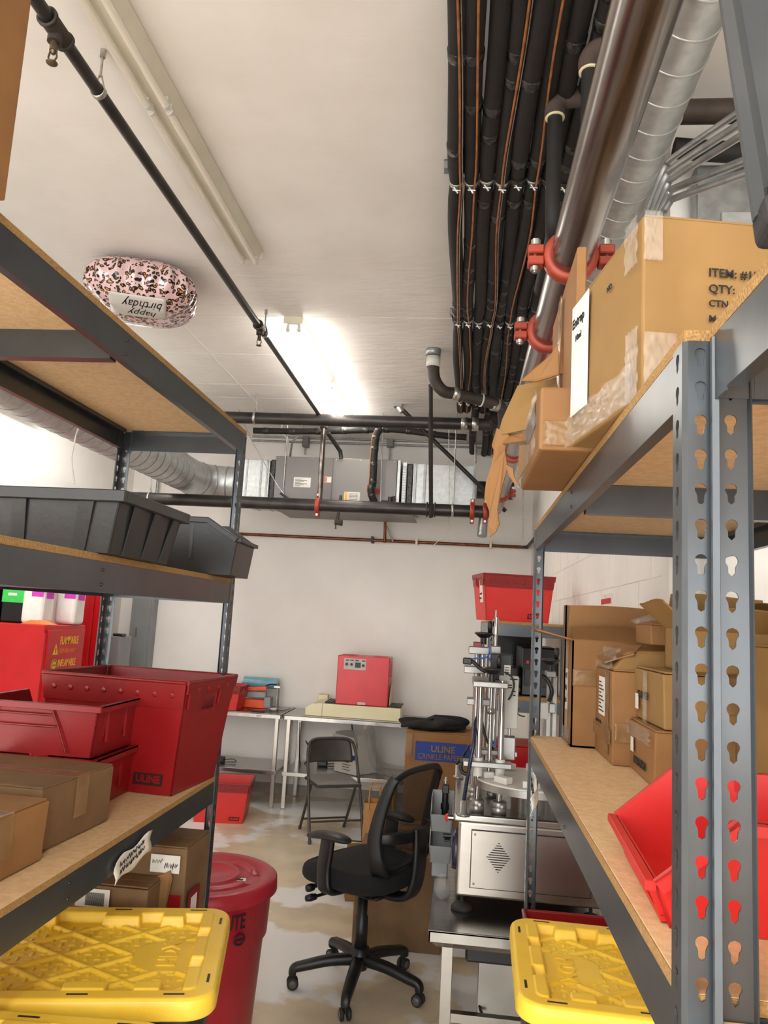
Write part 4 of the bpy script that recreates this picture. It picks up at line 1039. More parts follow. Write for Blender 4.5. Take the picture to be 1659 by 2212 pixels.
# ---------------------------------------------------------------- folding chair (local +y = forward)
t = thing('folding_chair', 'dark grey steel folding chair with padded grey seat in front of the worktables', 'chair', (-1.04, 6.66, 0), math.radians(180 + 26))
for s in (-1, 1):
    x = s * .228
    P = smooth_path([(x, .21, .01), (x * 1.0, .10, .30), (x * .98, .03, .46), (x * .95, -.07, .66), (x * .86, -.105, .745)], 5) + smooth_path([(x * .86, -.105, .745), (x * .62, -.118, .775), (0, -.12, .782)], 4)
    b = MB(); b.tube(P, .0125, 12); b.cyl((x, .212, 0), (x, .208, .03), .015, seg=12); b.build('front_leg', 'fchair', t)
    x2 = s * .20; b = MB(); b.tube([(x2, -.23, .01), (x2, .05, .44)], .0115, 12); b.cyl((x2, -.232, 0), (x2, -.226, .03), .014, seg=12); b.build('rear_leg', 'fchair', t)
b = MB(); b.cyl((-.215, .165, .16), (.215, .165, .16), .008); b.build('crossbar', 'fchair', t)
b = MB(); b.cyl((-.19, -.17, .10), (.19, -.17, .10), .008); b.build('crossbar', 'fchair', t)
def bk(u, v):
    x = (u - .5) * .40; z = .58 + .195 * v; e = abs(u - .5) * 2
    return (x * (1 - .10 * v * v), -.095 + .035 * (1 - e ** 2) * -1 + (-.03 * v), z - .03 * (e ** 6) * v)
MB().grid(bk, 20, 10, thick=.014).build('backrest', 'fchair', t)
b = MB(); b.hexa([(-.20, -.19, .425), (.20, -.19, .425), (.195, .20, .430), (-.195, .20, .430), (-.20, -.19, .450), (.20, -.19, .450), (.195, .20, .455), (-.195, .20, .455)], .008, 2); b.build('seat_pan', 'fchair', t)
def cu(u, v):
    x = (u - .5) * 2; y = (v - .5) * 2; q = (1 - abs(x) ** 5) * (1 - abs(y) ** 5)
    return (x * .185, y * .185 + .0, .452 + .028 * max(0, q) ** .5)
MB().grid(cu, 20, 20).build('seat_pad', 'fseat', t)

# ---------------------------------------------------------------- office chair (local +x = forward)
oc = thing('office_chair', 'black mesh-back office chair with armrests on a five-star caster base', 'chair', (-.445, 4.085, 0), math.radians(150))
A0 = math.radians(51 - 150)
b = MB()
for k in range(5):
    a = A0 + k * 2 * PI / 5; c_, s_ = math.cos(a), math.sin(a)
    P = smooth_path([(c_ * .02, s_ * .02, .135), (c_ * .15, s_ * .15, .130), (c_ * .27, s_ * .27, .108), (c_ * .325, s_ * .325, .095), (c_ * .335, s_ * .335, .065)], 4)
    n = len(P); b.sweep(P, [.060 - .022 * i / n for i in range(n)], [.050 - .016 * i / n for i in range(n)], (-s_, c_, 0))
b.lathe([(0, .09), (.040, .09), (.048, .12), (.046, .19), (.030, .195), (0, .195)], seg=28)
b.build('star_base', 'black', oc)
for k in range(5):
    a = A0 + k * 2 * PI / 5; c_, s_ = math.cos(a), math.sin(a); px, py = c_ * .33, s_ * .33
    t = MB(); tx, ty = -s_, c_
    if k % 2: tx, ty = math.cos(a + 2.0), math.sin(a + 2.0)
    t.box(px - .008, px + .008, py - .008, py + .008, .03, .08, .004, 1)
    for d in (-.017, .017): t.lathe([(0, -.009), (.024, -.009), (.0285, -.005), (.0285, .005), (.024, .009), (0, .009)], (px + tx * d, py + ty * d, .0285), 24, (tx, ty, 0))
    o = t.build('caster', 'rubber', oc)
    t = MB()
    for d in (-.028, .028): t.lathe([(.0, -.0015), (.019, -.0015), (.019, .0015), (0, .0015)], (px + tx * d, py + ty * d, .0285), 20, (tx, ty, 0))
    t.build('hub_cap', 'casterhub', o)
b = MB(); b.lathe([(.0, .17), (.034, .17), (.032, .34), (.026, .345), (.026, .50), (0, .50)], seg=24); b.build('gas_lift', 'black', oc)
b = MB(); b.box(-.16, .13, -.10, .10, .465, .510, .012, 2); b.box(.05, .13, -.14, -.10, .465, .49, .006, 1); b.build('seat_mechanism', 'black', oc)
b = MB(); b.tube([(.06, .10, .478), (.10, .25, .47)], .008, 8); b.lathe([(0, -.03), (.014, -.028), (.018, 0), (.014, .028), (0, .03)], (.11, .28, .468), 12, (.3, 1, 0)); b.build('tilt_lever', 'black', oc)
b = MB(); b.tube([(.17, .06, .485), (.19, .16, .475)], .012, 8); b.lathe([(0, -.025), (.017, -.02), (.02, 0), (.017, .02), (0, .025)], (.195, .19, .472), 12, (.2, 1, 0)); b.build('height_lever', 'black', oc)
def sup(u, v, top):
    a = 2 * PI * u; r = v; e = 3.0
    c_, s_ = math.cos(a), math.sin(a); k = (abs(c_) ** e + abs(s_) ** e) ** (-1 / e)
    x = .275 * c_ * k * r + .02; y = .265 * s_ * k * r
    z = .603 - .030 * max(0, (x - .08) / .18) ** 2 + .010 * (y / .25) ** 2 * 1.5 if top else 0
    return x, y, z
def seat_fn(u, v):
    if v < .62:
        x, y, z = sup(u, v / .62 * .93, True); return (x, y, z)
    q = (v - .62) / .38; ang = PI * q
    a = 2 * PI * u; e = 3.0; c_, s_ = math.cos(a), math.sin(a); k = (abs(c_) ** e + abs(s_) ** e) ** (-1 / e)
    r = .93 + .07 * math.sin(ang) if q < .5 else .80 + .20 * math.sin(ang)
    x = .275 * c_ * k * r + .02; y = .265 * s_ * k * r
    z0 = .603 - .030 * max(0, (.255 * c_ * k * .93 + .01 - .08) / .18) ** 2
    return (x, y, z0 - .045 * (1 - math.cos(ang)))
MB().grid(seat_fn, 56, 26).build('seat_cushion', 'fabric', oc)
b = MB(); b.box(-.20, .20, -.20, .20, .505, .518, .008, 1); b.build('seat_plate', 'black', oc)
# back frame
def bside(s):
    return smooth_path([(-.20, s * .13, .60), (-.225, s * .20, .66), (-.215, s * .225, .78), (-.235, s * .225, .90), (-.275, s * .215, 1.03), (-.30, s * .20, 1.085)], 5)
b = MB()
L_ = bside(1); R_ = bside(-1)
n = len(L_); wl = [.085 - .040 * (i / n) for i in range(n)]
b.sweep(L_, wl, .024, (1, .5, 0)); b.sweep(R_, wl, .024, (1, -.5, 0))
b.sweep(smooth_path([(-.30, .205, 1.075), (-.322, .13, 1.108), (-.332, 0, 1.118), (-.322, -.13, 1.108), (-.30, -.205, 1.075)], 6), .030, .020, (0, 0, 1))
b.sweep(smooth_path([(-.20, .14, .61), (-.215, .07, .60), (-.22, 0, .598), (-.215, -.07, .60), (-.20, -.14, .61)], 6), .055, .022, (0, 0, 1))
b.build('back_frame', 'black', oc)
def mf(u, v):
    i = v * (n - 1); k = min(n - 2, int(i)); a = L_[k].lerp(L_[k + 1], i - k); c_ = R_[k].lerp(R_[k + 1], i - k)
    p = a.lerp(c_, u); p.x -= .03 * math.sin(PI * u) * (.3 + v); p.z += .03 * v ** 6 * math.sin(PI * u); return p
MB().grid(mf, 16, 24).build('back_mesh', 'meshf', oc)
b = MB()
b.sweep(smooth_path([(-.215, .215, .795), (-.28, .17, .80), (-.315, .07, .80), (-.32, 0, .80), (-.315, -.07, .80), (-.28, -.17, .80), (-.215, -.215, .795)], 5), .055, .020, (0, 0, 1))
b.build('lumbar_bar', 'black', oc)
b = MB()
b.sweep(smooth_path([(-.10, 0, .490), (-.22, 0, .485), (-.295, 0, .52), (-.325, 0, .62), (-.33, 0, .74), (-.325, 0, .83)], 6), [.10] * 31, [.035] * 31, (0, 1, 0))
b.build('back_spine', 'black', oc)
for s in (1, -1):
    y = s * .275
    b = MB(); b.sweep(smooth_path([(.02, s * .16, .500), (.03, y * .97, .515), (.045, y, .60), (.035, y, .70), (.03, y, .752)], 5), [.075] * 21, [.028] * 21, (1, 0, 0)); ar = b.build('arm_post', 'black', oc)
    b = MB()
    def pad(u, v):
        a = 2 * PI * u; xx = -.12 + .27 * v; q = max(.02, 1 - abs(2 * v - 1) ** 4) ** .5
        return (xx + .01, y + s * .008 * math.sin(PI * v) + .047 * q * math.cos(a), .770 + .012 * math.sin(PI * v) - .018 * v * v + .019 * q * math.sin(a))
    b.grid(pad, 20, 18); b.build('arm_pad', 'black', ar)
# ---------------------------------------------------------------- low stainless stand with the filling machine
q0 = at(925, 2008, 2.95); TZ = q0.z
t = thing('stainless_stand', 'low stainless equipment stand beside the right rack carrying the rotary machine', 'table', (q0.x, 2.95, 0))
L, D = .66, 1.30
b = MB(); b.box(0, L, 0, D, TZ - .010, TZ, .002, 1); b.box(0, L, 0, .010, TZ - .042, TZ - .001, .002, 1); b.box(0, .010, 0, D, TZ - .042, TZ - .001, .002, 1); b.box(L - .01, L, 0, D, TZ - .042, TZ - .001)
b.hexa([(.03, .035, TZ - .068), (L, .035, TZ - .068), (L, D - .03, TZ - .068), (.03, D - .03, TZ - .068), (.010, .010, TZ - .042), (L, .010, TZ - .042), (L, D - .01, TZ - .042), (.010, D - .01, TZ - .042)])
b.build('table_top', 'ss', t)
for x in (.072, L - .06):
    for y in (.075, D - .075):
        b = MB(); b.box(x - .021, x + .021, y - .021, y + .021, .012, TZ - .05, .002, 1); b.cyl((x, y, 0), (x, y, .014), .018, seg=12); b.build('leg', 'ssb', t)
b = MB(); b.box(.075, L - .07, .06, .09, .40, .43); b.box(.075, L - .07, D - .09, D - .06, .16, .20); b.box(.055, .085, .09, D - .09, .16, .19); b.build('brace', 'ssb', t)
b = MB(); b.box(.14, L - .08, .15, .5, TZ - .16, TZ - .07, .01, 1); b.build('control_housing', 'black', t)
b = MB(); b.box(.20, L - .1, .40, .43, .04, TZ - .16, .002, 1); b.build('rear_panel', 'ss', t)
P = smooth_path([at(1060, 2110, 3.5), at(1040, 2140, 3.4), at(1036, 2175, 3.35), at(1050, 2205, 3.3)], 5)
tag(MB().tube(P, .006, 8).build('electric_cable', 'black'), 'black cord hanging under the low stainless stand', 'cord')

PZ = at(985, 1765, 3.07).z
m = thing('filling_machine', 'stainless rotary filling machine with vented door and tall guide rods on the low stand', 'machine', (0, 0, 0))
fl = atz(980, 1757, PZ); fx, fy = fl.x, fl.y; X1 = fx + .60; Y1 = fy + .80
b = MB(); b.box(fx + .02, X1 - .02, fy + .025, Y1 - .03, TZ + .055, PZ - .03, .012, 3); cab = b.build('cabinet', 'ssb', m)
b = MB(); b.box(fx, X1, fy, Y1, PZ - .03, PZ, .008, 3); b.build('top_plate', 'ss', m)
dx0 = fx + .075; dz0, dz1 = TZ + .095, PZ - .062
b = MB(); b.box(dx0 - .003, dx0 + .46, fy + .0235, fy + .026, dz0 - .003, dz1 + .003); b.build('door_gap', 'black', cab)
b = MB(); b.box(dx0, dx0 + .457, fy + .019, fy + .024, dz0, dz1, .001, 1); dr = b.build('door', 'ssb', cab)
b = MB(); cx_, cz_ = dx0 + .105, (dz0 + dz1) / 2 + .012
for i in range(-6, 7):
    w_ = .046 * (1 - abs(i) / 6.4); b.box(cx_ - w_, cx_ + w_, fy + .0178, fy + .0192, cz_ + i * .0088 - .0016, cz_ + i * .0088 + .0016, .0005, 1)
b.build('vent_grille', 'ink', dr)
b = MB()
for x, z in ((dx0 + .012, dz0 + .015), (dx0 + .012, dz1 - .015), (dx0 + .44, dz1 - .015)): b.lathe([(0, .004), (.003, .003), (.0045, 0)], (x, fy + .019, z), 10, (0, -1, 0))
build_each(b, 'screw', 'chrome', dr)
for x, y in ((fx + .045, fy + .06), (X1 - .06, fy + .06), (fx + .045, Y1 - .1), (X1 - .06, Y1 - .1)):
    b = MB(); b.lathe([(0, 0), (.040, 0), (.042, .008), (.030, .022), (.010, .028), (0, .028)], (x, y, TZ), 24); b.cyl((x, y, TZ + .02), (x, y, TZ + .06), .007, seg=12); b.build('levelling_foot', 'rubber', m)
# side: red stop button, gauge, knobs
b = MB(); b.cyl((fx + .004, fy + .18, PZ - .06), (fx - .022, fy + .18, PZ - .06), .011); o = b.build('switch_body', 'chrome', m)
b = MB(); b.lathe([(0, .014), (.012, .012), (.016, .004), (.016, 0)], (fx - .022, fy + .18, PZ - .06), 20, (-1, 0, 0)); b.build('stop_button', 'red2', o)
b = MB(); b.lathe([(0, .02), (.075, .018), (.08, .008), (.08, 0)], (fx + .018, fy + .22, PZ - .19), 28, (-1, 0, 0)); b.build('side_dial', 'navyhose', m)
b = MB(); b.cyl((fx - .006, fy + .17, PZ - .13), (fx - .04, fy + .17, PZ - .13), .009); b.box(fx - .035, fx - .01, fy + .15, fy + .19, PZ - .15, PZ - .14, .003, 1); b.build('side_knob', 'black', m)
# turntable with white pucks
tc_ = atz(1150, 1683, PZ + .13)
b = MB(); b.cyl((tc_.x, tc_.y, PZ), (tc_.x, tc_.y, PZ + .10), .055, seg=24); b.cyl((tc_.x, tc_.y, PZ + .10), (tc_.x, tc_.y, PZ + .125), .235, seg=64); tt = b.build('turntable', 'alu', m)
b = MB(); b.cyl((tc_.x, tc_.y, PZ + .125), (tc_.x, tc_.y, PZ + .131), .232, seg=64); b.build('turntable_top', 'white', tt)
for k in range(10):
    a = .2 + k * 2 * PI / 10; b = MB(); b.box(-.032, .032, -.02, .02, 0, .026, .004, 2)
    o = b.build('puck', 'white', tt); o.location = (tc_.x + .185 * math.cos(a), tc_.y + .185 * math.sin(a), PZ + .131); o.rotation_euler = (0, 0, a + PI / 2)
b = MB(); p = atz(1092, 1745, PZ); b.cyl((p.x, p.y, PZ), (p.x, p.y, PZ + .12), .022, seg=20); b.build('support_post', 'white', m)
# towers
def tower(rods, ytop, r, collar=True, thing_=m):
    out = []
    for px, py in rods:
        p = atz(px, py, PZ); zt = at(px, ytop, p.y).z
        b = MB(); b.cyl((p.x, p.y, PZ + .02), (p.x, p.y, zt), r, seg=20); o = b.build('guide_rod', 'chrome', thing_)
        if collar:
            b = MB(); b.lathe([(0, 0), (.030, 0), (.030, .022), (.0285, .0235), (.030, .025), (.030, .045), (.026, .048), (r, .048)], (p.x, p.y, PZ), 28); b.cyl((p.x + .01, p.y - .031, PZ + .032), (p.x + .01, p.y - .025, PZ + .032), .006, seg=10); b.build('collar', 'alu', o)
        out.append(Vector((p.x, p.y, zt)))
    return out
def plate(pts_c, margin, z0, z1, nm='bridge_plate', mt='alu', bv=.004):
    xs = [p.x for p in pts_c]; ys = [p.y for p in pts_c]
    b = MB(); b.box(min(xs) - margin, max(xs) + margin, min(ys) - margin, max(ys) + margin, z0, z1, bv, 2); return b.build(nm, mt, m)
def handwheel(p, s=1.0, nm='handwheel'):
    b = MB(); b.cyl(p, p + Vector((0, 0, .035)) * s, .013 * s); b.lathe([(0, .035 * s), (.02 * s, .03 * s), (.040 * s, .045 * s), (.046 * s, .050 * s), (.040 * s, .056 * s), (0, .052 * s)], p, 28)
    k = p + Vector((.026 * s, -.01, .055 * s)); b.lathe([(0, 0), (.009 * s, 0), (.012 * s, .03 * s), (.011 * s, .052 * s), (0, .055 * s)], k, 16); return b.build(nm, 'black', m)
F = tower([(1029, 1752), (1077, 1757)], 1470, .0125)
Bk = tower([(1021, 1722), (1062, 1722)], 1468, .0105)
zt = F[0].z
plate(F + [Bk[0]], .022, zt - .024, zt, 'bridge_plate')
zm = at(1035, 1645, F[0].y).z
p2 = Vector((F[0].x - .03, 0, 0))
b = MB(); b.box(F[0].x - .06, F[1].x + .045, F[0].y - .03, F[0].y + .03, zm - .018, zm + .004, .003, 1); b.build('moving_plate', 'alu', m)
b = MB(); b.box(F[0].x - .03, F[1].x + .075, F[0].y + .10, F[0].y + .17, zm + .01, zm + .032, .003, 1); b.build('moving_plate', 'alu', m)
for p in F: b = MB(); b.cyl((p.x, p.y, zm - .055), (p.x, p.y, zm + .016), .019, seg=20); build_each(b, 'bushing', 'white', m)
sxm = (F[0].x + F[1].x) / 2; b = MB(); b.cyl((sxm, F[0].y, zm - .06), (sxm, F[0].y, zt + .02), .0075, seg=16)
for i in range(int((zt - zm) / .006)): b.lathe([(.0072, 0), (.0088, .002), (.0072, .004)], (sxm, F[0].y, zm + .006 * i), 12)
b.lathe([(0, 0), (.015, 0), (.015, .022), (0, .022)], (sxm, F[0].y, (zm + zt) / 2 + .03), 6); b.build('lead_screw', 'chrome', m)
handwheel(Vector((sxm, F[0].y, zt)))
# white controller plate and black motor behind the front tower
p = at(1100, 1520, F[0].y + .12)
b = MB(); b.box(p.x - .045, p.x + .035, p.y - .02, p.y + .02, p.z - .10, p.z + .115, .003, 1); c = b.build('controller_case', 'led', m)
b = MB()
for i, (x0, x1, z) in enumerate(((-.002, .03, .10), (-.01, .008, .075), (-.01, .008, .065), (.012, .024, .05), (.012, .024, .035))): b.box(p.x + x0, p.x + x1, p.y - .0212, p.y - .02, p.z + z, p.z + z + .005)
b.build('printed_marks', 'ink', c)
p = at(1082, 1440, F[0].y + .16)
b = MB(); b.box(p.x - .045, p.x + .045, p.y - .045, p.y + .045, p.z - .055, p.z + .055, .005, 2)
for i in range(6): b.box(p.x - .047, p.x + .047, p.y - .047, p.y - .044, p.z - .035 + i * .014, p.z - .031 + i * .014)
mo = b.build('motor', 'black', m)
o = rectp((p.x + .012, p.y - .0475, p.z - .045), X_, Z_, .026, .055).build('rating_plate', 'paper', mo)
b = MB()
for i in range(5): b.box(p.x + .015, p.x + .034, p.y - .0488, p.y - .048, p.z - .04 + i * .0095, p.z - .037 + i * .0095)
b.build('printed_marks', 'ink', o)
# pneumatic cylinders
def pneu(px, y0, y1, Y, w_=.030, nm='air_cylinder'):
    a = at(px, y1, Y); c_ = at(px, y0, Y); b = MB(); b.box(a.x - w_, a.x + w_, Y - w_, Y + w_, a.z, c_.z, .004, 1)
    for k in (-.5, .5): b.box(a.x + k * w_ - .003, a.x + k * w_ + .003, Y - w_ - .002, Y - w_, a.z + .004, c_.z - .004)
    o = b.build(nm, 'alu', m); b = MB(); b.cyl((a.x, Y, c_.z), (a.x, Y, c_.z + .12), .006); b.cyl((a.x, Y, c_.z + .05), (a.x, Y, c_.z + .085), .015, seg=20); b.cyl((a.x, Y, c_.z + .10), (a.x, Y, c_.z + .125), .010, seg=6); b.build('piston_rod', 'chrome', o)
pneu(1098, 1590, 1640, F[0].y + .12, .026)
pneu(1070, 1395, 1420, F[0].y + .26, .022)
# rear tower: rods, two plates, red block, handwheel
RY = F[0].y + .42
for px in (1020, 1033, 1050):
    a = at(px, 1700, RY); c_ = at(px, 1400, RY); b = MB(); b.cyl((a.x, RY, PZ), (a.x, RY, c_.z), .012, seg=16); b.build('guide_rod', 'chrome', m)
for (x0, x1, y0, y1) in ((1012, 1056, 1398, 1411), (1002, 1048, 1440, 1452), (1008, 1068, 1510, 1520)):
    a = at(x0, y1, RY); c_ = at(x1, y0, RY); b = MB(); b.box(a.x, c_.x, RY - .05, RY + .04, a.z, c_.z, .003, 1); b.build('bridge_plate', 'alu', m)
a = at(1022, 1398, RY); c_ = at(1040, 1387, RY); MB().box(a.x, c_.x, RY - .03, RY + .02, a.z, c_.z, .003, 1).build('red_block', 'red', m)
a = at(1034, 1460, RY + .05); c_ = at(1041, 1400, RY + .05); MB().box(a.x, c_.x, RY + .04, RY + .06, a.z, c_.z, .002, 1).build('red_strip', 'red', m)
hw = at(1045, 1392, RY); handwheel(hw, 1.0)
hr = at(1070, 1370, RY); b = MB(); b.cyl((hr.x, RY, at(1070, 1450, RY).z), (hr.x, RY, hr.z + .03), .010); b.cyl((hr.x, RY, at(1070, 1368, RY).z), (hr.x, RY, at(1070, 1337, RY).z), .014, seg=20); b.cyl((hr.x, RY, at(1070, 1337, RY).z), (hr.x, RY, at(1070, 1318, RY).z), .005); b.build('spring_post', 'chrome', m)
# right column, mostly behind the rack post
CY = F[0].y + .45
for px in (1183, 1196):
    a = at(px, 1590, CY); c_ = at(px, 1460, CY); b = MB(); b.box(a.x - .010, a.x + .010, CY - .01, CY + .01, PZ, c_.z, .002, 1); b.build('guide_rail', 'alu', m)
a = at(1178, 1462, CY); c_ = at(1200, 1450, CY); MB().box(a.x, c_.x, CY - .03, CY + .03, a.z, c_.z, .003, 1).build('bridge_plate', 'alu', m)
handwheel(at(1189, 1450, CY), 1.0)
a = at(1163, 1552, CY - .04); c_ = at(1184, 1518, CY - .04); MB().box(a.x, c_.x, CY - .06, CY - .02, a.z, c_.z, .003, 1).build('valve_block', 'led', m)
a = at(1185, 1540, CY - .02); c_ = at(1200, 1520, CY - .02); MB().box(a.x, c_.x, CY - .03, CY + .03, a.z, c_.z, .003, 1).build('clamp_block', 'alu', m)
# cables and hoses
def hose(pts, r, mt, nm='cable', lift=5): MB().tube(smooth_path([at(*p) if len(p) == 3 else p for p in pts], lift), r, 10).build(nm, mt, m)
Y0 = F[0].y
hose([(1001, 1738, Y0 - .01), (1008, 1690, Y0 - .03), (1017, 1640, Y0 - .04), (1024, 1600, Y0 - .03), (1025, 1565, Y0 + .02), (1030, 1550, Y0 + .05)], .0075, 'navyhose')
hose([(1040, 1555, Y0 + .06), (1048, 1590, Y0 + .06), (1060, 1612, Y0 + .07), (1066, 1618, Y0 + .08)], .006, 'black')
hose([(1061, 1612, Y0 + .05), (1070, 1605, Y0 + .05), (1072, 1598, Y0 + .06)], .004, 'bluehose')
hose([(1014, 1424, Y0 + .2), (1030, 1422, Y0 + .2), (1048, 1421, Y0 + .2), (1056, 1412, Y0 + .2), (1058, 1400, Y0 + .2)], .0035, 'bluehose')
hose([(1056, 1420, Y0 + .2), (1060, 1430, Y0 + .2)], .0035, 'bluehose')
hose([(1050, 1452, Y0 + .1), (1035, 1442, Y0 + .1), (1025, 1432, Y0 + .1), (1014, 1425, Y0 + .1)], .008, 'black', 'hose_arm')
b = MB(); p = at(1010, 1428, Y0 + .1); b.box(p.x - .02, p.x + .018, p.y - .015, p.y + .015, p.z - .014, p.z + .014, .004, 1); b.build('fitting', 'black', m)
hose([(1090, 1452, Y0 + .08), (1105, 1462, Y0 + .07), (1110, 1480, Y0 + .07), (1105, 1500, Y0 + .07), (1098, 1512, Y0 + .07)], .004, 'black')
hose([(1160, 1462, CY), (1172, 1460, CY - .03), (1186, 1475, CY - .05), (1192, 1495, CY - .05), (1186, 1515, CY - .04)], .010, 'black_gl')
hose([(1121, 1530, CY), (1117, 1538, CY), (1122, 1545, CY), (1134, 1548, CY)], .003, 'black')
hose([(987, 1650, Y0 + .25), (995, 1640, Y0 + .22), (1005, 1625, Y0 + .2), (1012, 1610, Y0 + .2)], .006, 'black')
p = atz(985, 1680, PZ); b = MB(); b.lathe([(0, 0), (.026, 0), (.026, .008), (.015, .012), (.015, .06), (0, .06)], (p.x + .01, p.y, PZ), 24); b.build('cable_gland', 'alu', m)
p = atz(1001, 1762, PZ); b = MB(); b.lathe([(0, 0), (.026, 0), (.026, .008), (.014, .012), (.014, .055), (0, .055)], (p.x, p.y, PZ), 24); b.build('cable_gland', 'alu', m)
b = MB(); p = at(1002, 1640, Y0 + .16); b.tube(smooth_path([p, p + Vector((-.012, 0, -.03)), p + Vector((.0, -.01, -.055)), p + Vector((.03, -.01, -.055))], 4), .008, 8); b.box(p.x - .018, p.x + .012, p.y - .012, p.y + .012, p.z - .012, p.z + .01, .003, 1); b.build('sensor_arm', 'black', m)

# grey bin hanging at the side with a sprayer bottle
c = at(955, 1765, 3.6)
t = thing('grey_parts_bin', 'grey hopper bin beside the machine on the low stand', 'bin', (c.x, c.y, 0))
for k, (z0, hh) in enumerate(((.80, .13), (.93, .13))):
    b = MB()
    for s in (-1, 1):
        x = s * .05
        b.poly([(x * .85, -.10, z0), (x * .85, .09, z0), (x, .12, z0 + hh), (x, -.04, z0 + hh), (x, -.09, z0 + hh * .6), (x, -.135, z0 + hh * .6)], .004, (-s, 0, 0))
    b.box(-.045, .045, -.10, .09, z0, z0 + .004); b.poly([(-.043, -.10, z0), (.043, -.10, z0), (.05, -.135, z0 + hh * .6), (-.05, -.135, z0 + hh * .6)], .004, (0, 1, 0)); b.poly([(-.043, .09, z0), (.043, .09, z0), (.05, .12, z0 + hh), (-.05, .12, z0 + hh)], .004, (0, -1, 0))
    b.build('shell', 'greybin', t)
b = MB(); b.box(-.035, .035, -.07, .06, TZ + .001, .80, .005, 1); b.build('pedestal', 'greybin', t)
t = thing('air_tool', 'black slim air tool with bright tip standing in the grey bin', 'tool', (c.x + .01, c.y + .03, .936))
b = MB(); b.cyl((0, 0, 0), (0, 0, .16), .014); b.cyl((0, 0, .06), (0, 0, .085), .019); b.box(-.016, .016, -.016, .016, .13, .17, .004, 1); o = b.build('tool_body', 'black', t)
b = MB(); b.cyl((0, 0, .17), (0, 0, .20), .006); b.cyl((0, 0, .182), (0, 0, .19), .009); b.build('tip', 'chrome', o)
t = thing('film_bag', 'crumpled clear plastic bag on the stand beside the machine', 'bag', (fx - .035, fy + .14, TZ))
MB().grid(lambda u, v: (.028 * math.cos(6.28 * u) * math.sin(PI * v) * (1 + .3 * math.sin(9 * u * 3 + 5 * v)), .035 * math.sin(6.28 * u) * math.sin(PI * v), .052 - .05 * math.cos(PI * v)), 20, 12).build('bag', 'film', t)

# printers on the short rack
for lab, x0, x1, y0, y1, z0, z1 in (('black label printer on the middle shelf of the short rack', .20, .34, 4.60, 4.95, 1.432, 1.60), ('taller black box printer behind the red tote rack post', .36, .58, 4.66, 5.1, 1.432, 1.72)):
    t = thing('printer', lab, 'printer', ((x0 + x1) / 2, (y0 + y1) / 2, z0))
    hx, hy, hz = (x1 - x0) / 2, (y1 - y0) / 2, z1 - z0
    MB().box(-hx, hx, -hy, hy, 0, hz, .01, 2).build('case', 'black_gl', t)
    MB().box(-hx + .02, hx - .02, -hy - .003, -hy + .005, hz * .2, hz * .55, .002, 1).build('front_panel', 'binblk', t)
    MB().box(-hx + .03, -hx + .045, -hy - .005, -hy, hz * .66, hz * .72).build('red_light', 'red2', t)
t = carton('black and red carton lying on the lower shelf of the short rack', (.38, 4.80, .952), (.36, .3, .19), 0, 'redmetal', tape=False)
t = thing('monitor', 'dark flat screen standing on the short rack behind the printers', 'monitor', (.30, 5.35, 1.432))
b = MB(); b.box(-.10, .25, -.015, .015, .06, .40, .005, 1); b.build('screen', 'black_gl', t); b = MB(); b.box(.03, .10, -.02, .02, .0, .08); b.box(-.02, .15, -.08, .08, 0, .01); b.build('foot', 'black', t)
t = thing('wall_sign', 'small red and white sign on the block wall above the shelf cartons', 'sign', (RX - .002, 3.05, 0))
p1 = at(1290, 1303, 0.001) if False else None
zz = 1.84 + (1362 - 1302) / 1656 * 3.7
t.location = (RX - .001, 3.74, zz)
b = MB(); b.box(-.003, 0, -.09, .17, -.05, .04, .001, 1); b.build('plate', 'paper', t); b = MB(); b.box(-.004, -.003, -.085, .165, -.006, .02); b.build('red_band', 'red2', t)
text('DANGER', .018, (-.0045, .12, -.03), -Y_, Z_, 'red', t)

# ---------------------------------------------------------------- left back area
xd = at(95, 1420, 5.28).x
t = thing('flammable_cabinet', 'red flammable storage cabinet with yellow lettering seen through the left rack', 'cabinet', (xd - .44, 5.28, 0))
b = MB(); b.box(-.24, .42, 0, .60, .03, 1.655, .004, 1); b.build('cabinet_body', 'redmetal', t)
b = MB(); b.box(.421, .440, .035, .565, .06, 1.62, .003, 1); dr = b.build('door', 'redmetal', t)
for s_, sz_, z, mt in (('FLAMMABLE', .082, 1.515, 'yprint'), ('KEEP FIRE AWAY', .045, 1.450, 'oprint'), ('INFLAMABLE', .075, 1.350, 'yprint'), ('INFLAMMABLE', .072, 1.230, 'yprint')):
    text(s_, sz_, (.4405, .20, z), Y_, Z_, mt, dr, sx={'KEEP FIRE AWAY': .72, 'FLAMMABLE': .62, 'INFLAMABLE': .62, 'INFLAMMABLE': .56}[s_], bold=.001)
b = MB(); b.box(.440, .4412, .20, .42, 1.325, 1.332); b.box(.440, .4412, .20, .42, 1.205, 1.212); b.build('printed_line', 'oprint', dr)
b = MB(); b.poly([(.4405, .11, 1.44), (.4405, .185, 1.44), (.4405, .148, 1.52)], .001, (1, 0, 0)); b.cyl((.4402, .148, 1.365), (.4415, .148, 1.365), .042, seg=24); b.build('hazard_symbol', 'yprint', dr)
b = MB(); b.box(.4416, .4424, .125, .170, 1.362, 1.368); b.lathe([(.030, 0), (.036, 0), (.036, .0008), (.030, .0008)], (.4416, .148, 1.365), 24, (1, 0, 0)); b.box(.4416, .4424, .144, .152, 1.452, 1.49); b.build('symbol_mark', 'ink', dr)
o = rectp((.4405, .15, 1.11), Y_, Z_, .17, .07, .001).build('maker_plate', 'yprint', dr); o2 = rectp((.4420, .158, 1.118), Y_, Z_, .154, .054, .0006).build('plate_field', 'ink', o)
text('ULINE', .036, (.4432, .185, 1.130), Y_, Z_, 'yprint', o2)
